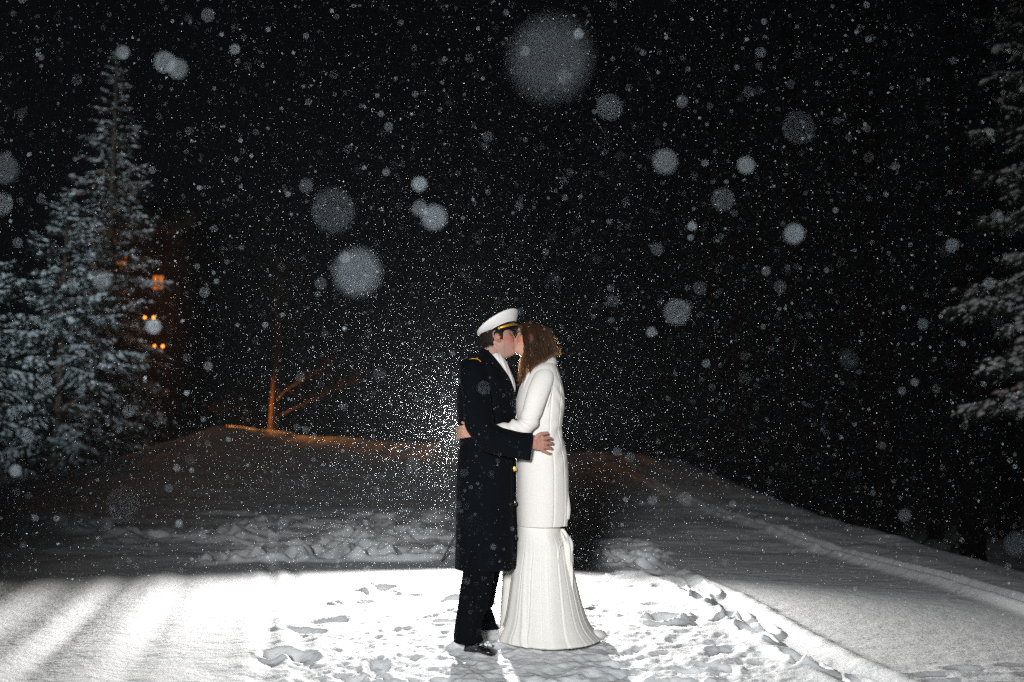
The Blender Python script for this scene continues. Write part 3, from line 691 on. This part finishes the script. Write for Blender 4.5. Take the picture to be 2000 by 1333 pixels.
b.add(*tube([P(1094, 1066, -.145), P(1092, 1078, -.15), P(1091, 1092, -.155), P(1089, 1102, -.16)], [.002] * 4, 6, 6)); b.add(*tube([P(1094, 1066, -.145), P(1098, 1064, -.14), P(1097, 1056, -.13)], [.0018] * 3, 6, 5))
b.build('bustle_ribbon', M['ivory'], woman)

# hair: a hidden cap of hair and about two thousand strands
def bez(p, t):
    n = len(p) - 1; from_ = [math.comb(n, i) for i in range(n + 1)]
    return sum(from_[i] * (1 - t)[:, None] ** (n - i) * t[:, None] ** i * np.asarray(p[i])[None] for i in range(n + 1))
hs = MB(); cols = []
def strand(pts, r, col, nseg=14, wave=.006):
    t = np.linspace(0, 1, nseg); c = bez(pts, t)
    ph_ = c[-1, 0] * 70; c = c + np.stack([np.sin(t * 9 + ph_) * t * wave, np.cos(t * 7 + ph_) * t * wave, 0 * t], -1)
    w_ = np.cross(np.gradient(c, axis=0), rs.normal(0, 1, 3) + (1.2, 0, 0)); w_ /= np.linalg.norm(w_, axis=1)[:, None] + 1e-9; w_ *= (r * 1.15 * np.array([1] * (nseg - 3) + [.8, .5, .2]))[:, None]
    v = np.stack([c - w_, c + w_], 1).reshape(-1, 3); i_ = np.arange(nseg - 1) * 2; hs.add(v, [np.stack([i_, i_ + 1, i_ + 3, i_ + 2], -1)]); cols.append(np.tile(col, (len(v), 1)))
def hcol():
    k = rs.random(); return np.array([.018, .011, .008]) * (1 - k) + np.array([.075, .043, .025]) * k
for i in range(2500):
    t = rs.random(); far = rs.random() < .33; dep = rs.random() ** .7
    S = np.array((1013 + 52 * t, 640 - 11.5 * math.sin(math.pi * min(1, t + .12))))
    if t < .45:
        k = t / .45; Mx = np.array((1021 + 18 * k + rs.normal(0, 1.8), 670)); E = np.array((1032 + 17 * k + rs.normal(0, 2.5), 730 - 22 * k - rs.random() * 18 * (1 - k))); M2 = np.array((1028 + 19 * k, 704)); curl = np.array((-3 + 2 * k, 0))
    else:
        k = (t - .45) / .55; Mx = np.array((1038 + 46 * k + rs.normal(0, 1.8) * (k < .85), 662 + 3 * k)); M2 = np.array((1049 + 41 * k, 690)); E = np.array((1046 + 45 * k + rs.normal(0, 1.5), 712 - 24 * k + rs.normal(0, 2.5)))
    if t > .93: E = np.array((1091 + rs.normal(0, 2.5), 690 + rs.normal(0, 4)))
    o = -1 if not far else 1; side = .076 * (.55 + .45 * dep)
    prof = math.sqrt(max(.05, 1 - ((t - .45) / .62) ** 2))
    y0 = -.055
    pts = [P(*S, y0 + o * .012 * prof), P((S[0] + Mx[0]) / 2, 628 + 10 * abs(t - .4) ** 1.5, y0 + o * side * 1.1 * prof), P(*Mx, y0 + o * side * 1.22 * prof), P(*M2, y0 + o * (side * 1.08 * prof + .012)), P(*E, y0 + o * (side * prof + .028))]
    if rs.random() < .5 and t < .45: pts.append(P(E[0] + rs.normal(-1, 3), E[1] + rs.uniform(2, 8), y0 + o * (side * prof + .02)))
    strand(pts, rs.uniform(.0008, .0015), hcol(), 16, .011 if t < .45 else .006)
for i in range(420):                                                 # hairline beside the cheek
    k = rs.random(); q = rs.normal(0, .8)
    strand([P(1014 + 16 * k, 640 - 7 * k, -.10), P(1021 + 10 * k + q, 648, -.135), P(1023 + 12 * k + q, 668, -.152), P(1027 + 12 * k, 690, -.145), P(1034 + 12 * k + q * 2, 722 - 10 * k + rs.uniform(-8, 4), -.13)], rs.uniform(.0008, .0014), hcol())
for i in range(60):                                                 # front lock hanging before the shoulder
    k = rs.random(); q = rs.normal(0, 1.6); x0 = 1023 + 9 * k
    strand([P(x0, 664, -.125), P(x0 + 2, 688, -.12), P(x0 - 5 + q, 710, -.10), P(x0 - 13 + 6 * k + q, 732, -.09), P(x0 - 3 + q, 748 - 6 * k, -.10), P(x0 - 14 + 6 * k + rs.normal(0, 2), 756 - 10 * k, -.08)], rs.uniform(.0007, .0012), hcol() * 1.25, 16)
for i in range(330):                                                 # wavy lock under the chin, backlit glow put into its brightened colour
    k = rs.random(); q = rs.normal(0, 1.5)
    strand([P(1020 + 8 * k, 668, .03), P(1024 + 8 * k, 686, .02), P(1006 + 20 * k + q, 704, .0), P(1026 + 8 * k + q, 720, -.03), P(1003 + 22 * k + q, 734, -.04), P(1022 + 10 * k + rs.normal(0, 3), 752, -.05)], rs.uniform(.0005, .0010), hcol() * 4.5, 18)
for i in range(46):                                                  # flyaways along the crown and nape
    a = rs.random(); s0 = np.array((1040 + 44 * a, 629 + 36 * a ** 1.8))
    e = s0 + np.array((rs.uniform(6, 16), rs.uniform(8, 26))) * (.6 + .6 * rs.random()); m_ = (s0 + e) / 2 + np.array((3, -3)) * rs.normal(.6, .8)
    strand([P(*s0, -.045 + rs.normal(0, .03)), P(*m_, -.045), P(*e, -.04 + rs.normal(0, .03))], .0005, hcol() * 1.3, 10)
for i in range(110):                                                 # flipped ends at the nape
    s0 = P(1080 + rs.normal(0, 3), 670 + rs.normal(0, 5), -.045 + rs.normal(0, .04)); 
    strand([s0, P(1086 + rs.normal(0, 1.5), 683, -.045), P(1090 + rs.normal(0, 2), 693 + rs.normal(0, 4), -.04 + rs.normal(0, .03)), P(1095 + rs.normal(0, 3), 686 + rs.normal(0, 6), -.04 + rs.normal(0, .03))], .0006, hcol() * 1.3, 12)
def mw(v):
    x, y, z = v.T
    return np.clip(sst(.062, .03, x - .35 * (z - .03)) * np.where(z < -.02, sst(.03, .012, x), 1), 0, 1)
hv, hf = head_shell(HWs, .004, mw, 2, .002)
hs.add(to_w(hv, HW, HWc), hf); cols.append(np.tile([.020, .010, .006], (len(hv), 1)))
me = hs.mesh('hair'); a = me.color_attributes.new('Col', 'FLOAT_COLOR', 'POINT'); cc = np.concatenate(cols)
a.data.foreach_set('color', np.hstack([cc, np.ones((len(cc), 1))]).astype(np.float32).ravel())
link('hair', me, M['hairw'], woman)

# ================================================================ FLASH ON ITS STAND
st = tag(empty('flash_stand', (FLASH[0], FLASH[1] + .1, 0)), 'thin black tripod stand behind the man, one leg showing left of his coat', 'light stand')
fx, fy = FLASH[0], FLASH[1] + .10
b = MB(); b.add(*tube([(fx, fy, .25), (fx, fy, .7), (fx, fy, 1.12)], [.011, .009, .008], 12, 3)); b.build('pole', M['metal'], st)
for a in (R(200), R(320), R(80)):
    dx, dy = math.cos(a), math.sin(a); L = .30
    e = (fx + dx * L, fy + dy * L, hz(fx + dx * L, fy + dy * L) + .0); b = MB(); b.add(*tube([(fx, fy, .55), (fx + dx * .15, fy + dy * .15, .26), e], [.008, .0085, .0085], 8, 3)); 
    lg = b.build('leg', M['metal'], st); b = MB(); b.add(*ball(e, (.013, .013, .013), 10)); b.build('rubber_foot', M['leather'], lg)
b = MB(); b.add(*box((fx, fy, 1.14), (.034, .025, .05))); b.add(*box((fx, fy - .02, FLASH[2] + .0), (.038, .052, .024))); hd_ = b.build('flash_head', M['metal'], st, smooth=False)
b = MB(); b.add(*box((fx, fy - .0745, FLASH[2]), (.034, .0015, .02))); b.build('flash_lens', M['tube'], hd_, smooth=False)

# ================================================================ TREES
def spruce(name, base, H, Rb, seed, label, group=None, detail=1.0, snow=1.0, lean=(0, 0), z0=.04, gap=.19, dark=False):
    """snow-laden spruce: tapered trunk, drooping whorls with side twigs, needle faces and snow pads"""
    g = np.random.default_rng(seed); root = tag(empty(name, tuple(base)), label, 'tree', group)
    base = np.array(base, float); top = base + np.array((lean[0], lean[1], H))
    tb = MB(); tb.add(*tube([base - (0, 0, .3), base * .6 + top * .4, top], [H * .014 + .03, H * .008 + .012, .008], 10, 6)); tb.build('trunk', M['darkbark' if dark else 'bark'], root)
    NV, SV = [], []                                  # needle triangles, snow pad pieces
    limbs = MB(); z = z0 * H
    def needles(p, d, L, n, w):
        # n thin blades round a twig from p along d
        t = g.random(n); c = p + d * (t * L)[:, None]
        u = g.normal(0, 1, (n, 3)); u -= d * (u @ d)[:, None] * .65; u /= np.linalg.norm(u, axis=1)[:, None] + 1e-9
        u[:, 2] -= .15
        ln = g.uniform(.05, .10, n)[:, None] * w; s = np.cross(u, d); s /= np.linalg.norm(s, axis=1)[:, None] + 1e-9
        NV.append(np.stack([c - s * .012 * w, c + s * .012 * w, c + u * ln + d * ln * .6], 1))
    octa = np.array([(1, 0, 0), (0, 1, 0), (-1, 0, 0), (0, -1, 0), (0, 0, 1), (0, 0, -.5)])
    def pad(p, d, L, w, n):
        lump = g.lognormal(0, .38)
        for k in range(n):
            if g.random() > snow * load[0]: continue
            t = (k + g.random()) / n; c = p + d * (t * L) + (g.normal(0, w * .3), g.normal(0, w * .3), w * .45)
            e1 = d * L / n * g.uniform(.5, .95); e2 = np.cross(d, (0, 0, 1)); e2 = e2 / (np.linalg.norm(e2) + 1e-9) * w * lump * g.uniform(.6, 1.15); e3 = np.array((0, 0, 1)) * w * lump * g.uniform(.35, .8)
            SV.append(c + octa[:, :1] * e1 + octa[:, 1:2] * e2 + octa[:, 2:] * e3)
    load = [1.0]
    while z < H * .985:
        f = z / H; Lb = Rb * (1 - f) ** .85 * (1 if f > .12 else .75) + .10
        nb = int(g.integers(5, 8) * (1 if f < .8 else .8))
        a0 = g.uniform(0, 6.28); nb = max(3, int(nb * (1 if dark else .85)))
        for k in range(nb):
            if g.random() < .07: continue
            load[0] = g.uniform(.35, 1.0)
            a = a0 + 6.283 * k / nb + g.normal(0, .22); L = Lb * (g.uniform(.62, 1.22) if dark else g.uniform(.45, 1.35))
            p0 = base + (top - base) * f + np.array((0, 0, g.normal(0, .06)))
            up = .55 * f - .05 + g.normal(0, .08); n = 7
            t = np.linspace(0, 1, n)
            hx = t * L; hz_ = L * (up * t - (.42 - .2 * f) * t ** 2 + .14 * t ** 4)
            pts = p0 + np.stack([np.cos(a) * hx, np.sin(a) * hx, hz_], -1)
            limbs.add(*tube(pts, np.linspace(.020, .005, n) * (.5 + L * .35), 5, 1))
            nt = max(3, int(L * 8.5 * detail))
            for q in range(nt):
                s = (.12 + .88 * (q + g.random() * .8) / nt); i = min(int(s * (n - 1)), n - 2); fr = s * (n - 1) - i
                c = pts[i] * (1 - fr) + pts[i + 1] * fr; dm = pts[i + 1] - pts[i]; dm /= np.linalg.norm(dm)
                side = 1 if q % 2 else -1; ta = a + side * g.uniform(.6, 1.15); l = (.16 + .36 * L * (1 - s) ** .8 * (s + .2)) * g.uniform(.7, 1.3)
                dt = np.array((math.cos(ta), math.sin(ta), dm[2] - g.uniform(.15, .6))); dt /= np.linalg.norm(dt)
                needles(c, dt, l, int((8 + 20 * l) * detail), 1.0)
                pad(c, dt, l, (.030 + .014 * L) * (.45 + .9 * s), max(1, int(l * 8 * detail)))
                if l > .3:
                    for _ in range(int(3 * detail)):
                        tt = g.uniform(.3, 1); c2 = c + dt * l * tt; ta2 = ta + g.normal(0, .7)
                        d2 = np.array((math.cos(ta2), math.sin(ta2), -g.uniform(.3, 1.1))); d2 /= np.linalg.norm(d2)
                        needles(c2, d2, l * .45, int(9 * detail), .9); pad(c2, d2, l * .4, .025, 2)
            needles(pts[1], (pts[-1] - pts[1]) / np.linalg.norm(pts[-1] - pts[1]), L * .9, int(26 * L * detail), 1.0)
            for i in range(2, n - 1):
                d_ = pts[i + 1] - pts[i]; l_ = np.linalg.norm(d_); pad(pts[i], d_ / l_, l_, .034 + .012 * L, max(1, int(l_ * 9 * detail)))
        z += gap * g.uniform(.7, 1.3) * (1 - .45 * f)
    limbs.build('limbs', M['darkbark' if dark else 'bark'], root)
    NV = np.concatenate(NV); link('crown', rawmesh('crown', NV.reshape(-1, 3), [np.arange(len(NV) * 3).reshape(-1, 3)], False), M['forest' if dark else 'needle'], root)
    if SV:
        SV = np.array(SV); n = len(SV); of = np.array([(0, 1, 4), (1, 2, 4), (2, 3, 4), (3, 0, 4), (1, 0, 5), (2, 1, 5), (3, 2, 5), (0, 3, 5)])
        o_ = link('snow_on_branches', rawmesh('snow_on_branches', SV.reshape(-1, 3), [(np.arange(n)[:, None, None] * 6 + of).reshape(-1, 3)], True), M['pad'], root); o_['kind'] = 'stuff'
    return root
def at(px, Y, z=None):
    x = P(px, 850, Y=Y)[0]; return (x, Y, hz(x, Y) if z is None else z)
def H_of(py, Y, base): return P(1000, py, Y=Y)[2] - base
b = at(200, 30.5, -.1); spruce('spruce_tree', b, H_of(88, 30.5, -.1), 2.35, 5, 'tallest snowy spruce on the left, its thin tip reaching near the top edge', gap=.33, detail=.9)
b = at(110, 25.5, .0); spruce('spruce_tree', b, H_of(372, 25.5, 0), 2.5, 9, 'shorter snow laden spruce standing in front of the tallest one on the left', gap=.31, detail=1.0, lean=(.05, 0))
b = at(-60, 24, .0); spruce('spruce_tree', b, H_of(420, 24, 0), 2.1, 12, 'snowy spruce cut off by the left edge, only its right branches in view', gap=.36, detail=1.0)
b = at(288, 32, -.2); spruce('spruce_tree', b, H_of(750, 32, -.2), 1.2, 17, 'low spruce at the right foot of the left hand group, beside the orange lights', gap=.28, detail=.8)
b = at(2150, 15.0, -1.4); spruce('spruce_tree', b, H_of(-420, 15.0, -1.4), 2.3, 33, 'large dim spruce at the right edge, its branch tips reaching in from the side', gap=.24, detail=1.25, z0=.24)
# dark forest round the field: a few crowns shared by many trees
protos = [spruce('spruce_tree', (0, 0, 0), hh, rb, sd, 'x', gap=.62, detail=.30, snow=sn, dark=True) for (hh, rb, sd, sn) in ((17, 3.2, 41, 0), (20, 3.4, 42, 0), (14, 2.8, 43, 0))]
def copy_tree(o, parent=None):
    c = o.copy(); C.objects.link(c)
    if parent is not None: c.parent = parent; c.matrix_parent_inverse = o.matrix_parent_inverse.copy()
    for ch in o.children: copy_tree(ch, c)
    return c
spots = []
rt = np.random.default_rng(77)
for px in np.linspace(345, 1420, 15): spots.append((px + rt.uniform(-25, 25), rt.uniform(40, 50)))
for (px, Y) in ((1290, 34), (1400, 30), (1500, 33), (1450, 26), (1560, 24), (1640, 27), (1730, 22), (1700, 29), (1820, 25), (1890, 20), (1960, 26), (2050, 21), (-20, 38), (90, 41), (170, 37), (260, 43)): spots.append((px, Y))
used = [False] * 3
for i, (px, Y) in enumerate(spots):
    k = i % 3; o = protos[k] if not used[k] else copy_tree(protos[k]); used[k] = True
    x = P(px, 850, Y=Y)[0]; o.location = (x, Y, -1.2); o.rotation_euler = (0, 0, rt.uniform(0, 6.28)); s = rt.uniform(.85, 1.15); o.scale = (s, s, s)
    tag(o, 'dark forest spruce barely visible against the night behind the snow field', 'tree', 'dark spruces closing off the field')
# lone trunk lit orange by the lamp, and bare branches
tx = P(533, 850, Y=29.3)[0]; tz = hz(tx, 28.6)
tr_ = tag(empty('bare_tree', (tx, 29.3, tz)), 'bare tree with a straight trunk lit orange from below behind the snow bank', 'tree')
b = MB(); b.add(*tube([(tx, 29.3, tz - .6), (tx + .05, 29.3, tz + 1.2), (tx + .10, 29.3, tz + 2.6), (tx + .05, 29.3, tz + 3.8), (tx + .12, 29.35, tz + 5.2)], [.17, .13, .11, .07, .02], 16, 5)); b.build('trunk', M['bark2'], tr_)
b = MB(); gb = np.random.default_rng(2)
for k in range(13):
    z = tz + 2.4 + k * .2; a = gb.uniform(0, 6.28); L = gb.uniform(.6, 1.3); p0 = np.array((tx + .08, 29.3, z))
    p1 = p0 + np.array((math.cos(a), math.sin(a), .45)) * L * .5; p2 = p0 + np.array((math.cos(a), math.sin(a), .75)) * L
    b.add(*tube([p0, p1, p2], [.035, .022, .006], 6, 3))
    for _ in range(4):
        q = p1 + (p2 - p1) * gb.random(); b.add(*tube([q, q + gb.normal(0, .18, 3), q + gb.normal(0, .34, 3) + (0, 0, .15)], [.010, .007, .003], 4, 2))
b.build('crown', M['bark2'], tr_)
for pth in ([(535, 792), (560, 762), (600, 738), (652, 706)], [(536, 818), (580, 796), (640, 768), (712, 736)]):
    pp = [P(q[0], q[1], Y=29.3 - .25 * i) for i, q in enumerate(pth)]; d = pp[-1] - pp[-2]
    b = MB(); b.add(*tube(pp, [.05, .035, .035, .012], 8, 5))
    for k in range(34):
        t = gb.uniform(0, 1) ** .6; q = pp[2] + d * t if gb.random() < .7 else pp[1] + (pp[2] - pp[1]) * t
        b.add(*tube([q, q + gb.normal(0, .10, 3) + d * .05, q + gb.normal(0, .2, 3) + d * .12], [.016, .012, .005], 4, 2))
    b.build('bough', M['bark2'], tr_)

# ================================================================ CABIN WITH LIT WINDOWS (behind the left spruces)
cx, cy = P(262, 850, Y=37)[0], 37.0
cab = tag(empty('cabin', (cx, cy, 0)), 'dark timber cabin behind the left spruces, its small windows glowing orange between the branches', 'cabin')
zt = P(262, 478, Y=cy)[2]
b = MB(); b.add(*box((cx, cy + 2.6, zt / 2 + .1), (1.25, 2.5, zt / 2 + .4))); b.build('wall', M['wood'], cab, smooth=False)
b = MB()
rv = np.array([(cx - 1.6, cy - .2, zt + .3), (cx + 1.6, cy - .2, zt + .3), (cx + 1.6, cy + 5.4, zt + .3), (cx - 1.6, cy + 5.4, zt + .3), (cx - 1.6, cy + 2.6, zt + 1.9), (cx + 1.6, cy + 2.6, zt + 1.9)])
rv2 = rv + (0, 0, .22)
for q in (rv,): b.add(np.vstack([q, q + (0, 0, .25)]), [np.array([(0, 1, 5, 4), (3, 4, 5, 2), (6, 10, 11, 7), (9, 8, 11, 10), (0, 6, 7, 1), (2, 8, 9, 3)]), np.array([(0, 4, 3), (1, 2, 5), (6, 9, 10), (7, 11, 8)])])
b.build('roof', M['wood'], cab, smooth=False)
for (px, py) in ((284, 621), (301, 621), (303, 677), (319, 677), (213, 562), (213, 613)):
    q = P(px, py, Y=cy); b = MB(); b.add(*tube([(q[0], cy + .12, q[2] + .12), (q[0], cy - .02, q[2] + .14), (q[0], cy - .06, q[2] + .06)], [.012] * 3, 6, 3))
    f_ = b.build('lantern', M['metal'], cab); b = MB(); b.add(*ball((q[0], cy - .06, q[2]), (.045, .045, .055), 12)); b.build('bulb', M['bulb'], f_)
for (px, py, hw, hh) in ((236, 512, .2, .24), (308, 552, .2, .26)):
    q = P(px, py, Y=cy); b = MB(); 
    for (ox, oz, sx, sz) in ((0, hh + .03, hw + .06, .03), (0, -hh - .03, hw + .06, .03), (-hw - .03, 0, .03, hh), (hw + .03, 0, .03, hh), (0, 0, .012, hh)):
        b.add(*box((q[0] + ox, cy + .06, q[2] + oz), (sx, .05, sz)))
    f_ = b.build('window_frame', M['wood'], cab, smooth=False)
    b = MB(); b.add(*box((q[0], cy + .075, q[2]), (hw, .01, hh))); b.build('pane', M['lit'], f_, smooth=False)

yl = tag(empty('path_lamp', (YARD[0], YARD[1], hz(YARD[0], 28.6))), 'low path lamp glowing orange just behind the crest of the snow bank', 'lamp')
b = MB(); b.add(*tube([(YARD[0], YARD[1] + .02, YARD[2] - 1.2), (YARD[0], YARD[1] + .02, YARD[2] - .14)], [.03, .03], 10, 2)); b.build('post', M['metal'], yl)
b = MB(); b.add(*tube([(YARD[0], YARD[1], YARD[2] + .09), (YARD[0], YARD[1], YARD[2] + .13)], [.10, .03], 16, 2)); b.build('lamp_hood', M['metal'], yl)

# ================================================================ FALLING SNOW
rf = np.random.default_rng(101)
# the flakes nearest the lens, out of focus: (px, py, disc diameter in px, size factor, label)
BIG = [(1077, 115, 205, 1.25, 'largest pale out of focus snowflake, high above the couple'), (1130, 66, 28, 1.5, 'small bright snowflake overlapping the top right of the largest pale one'),
 (1103, 150, 38, 1.05, 'dim snowflake overlapping the lower part of the largest pale one'), (698, 532, 116, 1.0, 'big round out of focus snowflake to the left above the white cap'),
 (650, 412, 106, .7, 'big faint out of focus snowflake, just left of centre above the other big one'), (848, 425, 62, .95, 'grey snowflake disc partly behind a smaller bright one'),
 (820, 407, 42, 1.6, 'bright snowflake overlapping a larger grey one above the cap'), (819, 360, 38, 1.15, 'round snowflake directly above the bright overlapping pair'),
 (1299, 316, 62, .95, 'round grey snowflake right of the centre, level with the spruce tops'), (1457, 323, 44, 1.05, 'round snowflake right of the grey one, on the same level'),
 (1212, 345, 64, .6, 'very faint large snowflake between the centre and the round grey one'), (1412, 390, 56, .6, 'very faint snowflake below the pair of round ones on the right'),
 (1332, 199, 30, .9, 'small round snowflake above the grey one on the right'), (1658, 703, 52, 1.5, 'brightest round snowflake on the right, level with the faces'),
 (1551, 457, 50, .9, 'grey round snowflake on the right above the brightest one'), (347, 135, 50, .9, 'grey snowflake right of the tip of the tallest spruce'),
 (240, 102, 34, 1.1, 'pale snowflake close to the tip of the tallest spruce'), (322, 122, 52, .55, 'faint snowflake behind the grey one near the spruce tip'),
 (200, 548, 48, 1.0, 'pale snowflake in front of the spruce branches beside the orange windows'), (300, 638, 38, 1.0, 'snowflake disc between two pairs of small orange lights'),
 (924, 1023, 54, .95, 'round grey snowflake disc in front of the black overcoat'), (598, 363, 36, .8, 'small grey snowflake above the big faint one'),
 (1352, 442, 24, 1.1, 'small snowflake low between the two pale ones on the right'), (1496, 530, 24, 1.1, 'small snowflake below the grey round one on the right'),
 (1938, 132, 30, .8, 'dim teal snowflake in the upper right corner'), (8, 330, 72, .6, 'large faint snowflake cut by the left edge'), (4, 399, 56, 1.0, 'brighter snowflake cut by the left edge below the faint one'),
 (1082, 545, 34, .7, 'dim snowflake just above the brown hair'), (1984, 1062, 58, .9, 'blurred snowflake at the right edge over the ski track'), (30, 920, 30, .9, 'small snowflake low at the left edge before the spruce foot'),
 (1322, 610, 62, .5, 'very faint snowflake right of the woman, level with her head'), (1190, 210, 60, .35, 'barely visible snowflake right below the largest pale one'),
 (240, 985, 80, .4, 'very faint large snowflake over the dark snow on the left'), (1560, 250, 76, .35, 'very faint large snowflake in the upper right')]
FL = cam.lens / 1000; APX = FL / cam.dof.aperture_fstop * FPX; FD = cam.dof.focus_distance
def flake_mesh(name, star):
    a = np.linspace(0, 2 * math.pi, 24, endpoint=False)
    r = 1 - .22 * (np.arange(24) % 4 == 2) * star - .10 * (np.arange(24) % 2 == 1) * star
    v = np.stack([r * np.cos(a), r * np.sin(a), .08 * np.cos(2 * a)], -1); v = np.vstack([v, (0, 0, -.10)])
    j_ = np.arange(24); return rawmesh(name, v, [np.stack([j_, (j_ + 1) % 24, np.full(24, 24)], -1)], True)
fm = [flake_mesh('snowflake', s) for s in (0, .15, .3)]
for m_ in fm: m_.materials.append(M['flake'])
fb = flake_mesh('snowflake_blue', .3); fb.materials.append(M['flake_blue'])
def flake_obj(p, r, label, group=None, mesh=None):
    o = bpy.data.objects.new('snowflake', mesh or fm[rf.integers(0, 3)]); C.objects.link(o); o.location = p
    # plates fall roughly facing along the light path
    d = Vector(p) - FLASH; q = d.to_track_quat('Z', 'Y').to_euler(); o.rotation_euler = (q.x + rf.normal(0, .25), q.y + rf.normal(0, .25), rf.uniform(0, 6.28))
    o.scale = (r, r, r * .6); tag(o, label, 'snowflake', group); return o
def flake_at(px, py, dia, q=0):
    dist = 1 / (dia / (1 + q) / APX + 1 / FD); r = ray(px, py); c = math.cos(PITCH) * r[1] + math.sin(PITCH) * r[2]
    return np.array((0, 0, CH)) + r * dist / c, dist
for (px, py, dia, k, lab) in BIG:
    q = min(.6, .33 * math.sqrt(k)); p, dist = flake_at(px, py, dia, q)
    flake_obj(p, q * dia / (1 + q) * dist / FPX / 2, lab)
n_small = 300 - len(BIG)
for i in range(n_small):                             # smaller discs scattered by chance
    dia = 7 + 20 * rf.random() ** 2.4
    px, py = rf.uniform(10, 1990), rf.uniform(10, 1060) if rf.random() < .94 else rf.uniform(1060, 1320)
    p, dist = flake_at(px, py, dia)
    lf = px < 480 and 520 < py < 1000
    flake_obj(p, rf.uniform(.0009, .0023), 'small soft snowflake drifting between the camera and the couple', 'small blurred snowflakes drifting before the couple', fb if (lf and rf.random() < .3) else None)
def flakes(name, n, d0, d1, rmin, rmax, label, box_=None, m_=None):
    if box_ is None:                                 # uniform through the air in front of the lens and well to either side
        d = (rf.random(n) * (d1 ** 3 - d0 ** 3) + d0 ** 3) ** (1 / 3)
        px, py = rf.uniform(-160, 2160, n), rf.uniform(-60, 1340, n)
        X = (px - 1000) / FPX; Z = (HZ - py) / FPX
        c = np.stack([X * d, d, CH + Z * d], -1)
    else: c = box_(n)
    c = c[c[:, 2] > .02]; n = len(c)
    r = rmin + (rmax - rmin) * rf.random(n) ** 2.2
    u = rf.normal(0, 1, (n, 3)); u /= np.linalg.norm(u, axis=1)[:, None]; v = np.cross(u, rf.normal(0, 1, (n, 3))); v /= np.linalg.norm(v, axis=1)[:, None]
    a = np.linspace(0, 2 * math.pi, 6, endpoint=False)
    V = c[:, None] + (u[:, None] * np.cos(a)[None, :, None] + v[:, None] * np.sin(a)[None, :, None]) * r[:, None, None]
    me = rawmesh(name, V.reshape(-1, 3), [np.arange(n * 6).reshape(-1, 6)], False)
    return tag(link(name, me, m_ or M['flake']), label, 'snow', kind='stuff')
def clear(c):                                        # keep the air off the couple's own bodies
    return c
flakes('falling_snow', 240000, 1.7, 13.0, .0007, .0020, 'thousands of fine snowflakes sparkling in the air all round the couple')
flakes('falling_snow', 30000, 12.0, 26.0, .0012, .0028, 'dim fine snow falling far behind the couple before the forest')
def near_flash(n):
    d = rf.normal(0, 1, (n, 3)); d /= np.linalg.norm(d, axis=1)[:, None]; rr = 3.4 * rf.random(n) ** .85
    c = np.array(FLASH) + d * rr[:, None] * (1, 1.0, 1); c[:, 1] = np.minimum(c[:, 1], FLASH[1] + 1); return c
flakes('falling_snow', 160000, 0, 0, .0005, .0015, 'denser glittering snow blown through the beam right behind the man', near_flash)

# ================================================================ AIR: thin snow mist that glows round the flash
b = MB(); b.add(*box((0, 30, 10.5), (60, 62, 14)))
hm = bpy.data.materials.new('snow_mist'); hm.use_nodes = True; nt = hm.node_tree; nt.nodes.clear()
pv = nt.nodes.new('ShaderNodeVolumePrincipled'); pv.inputs['Color'].default_value = (.9, .96, 1, 1); pv.inputs['Density'].default_value = 0.00038; pv.inputs['Anisotropy'].default_value = 0.35
ou = nt.nodes.new('ShaderNodeOutputMaterial'); nt.links.new(pv.outputs[0], ou.inputs['Volume'])
tag(b.build('haze', hm, smooth=False), 'thin snow mist in the night air', 'haze', kind='stuff')
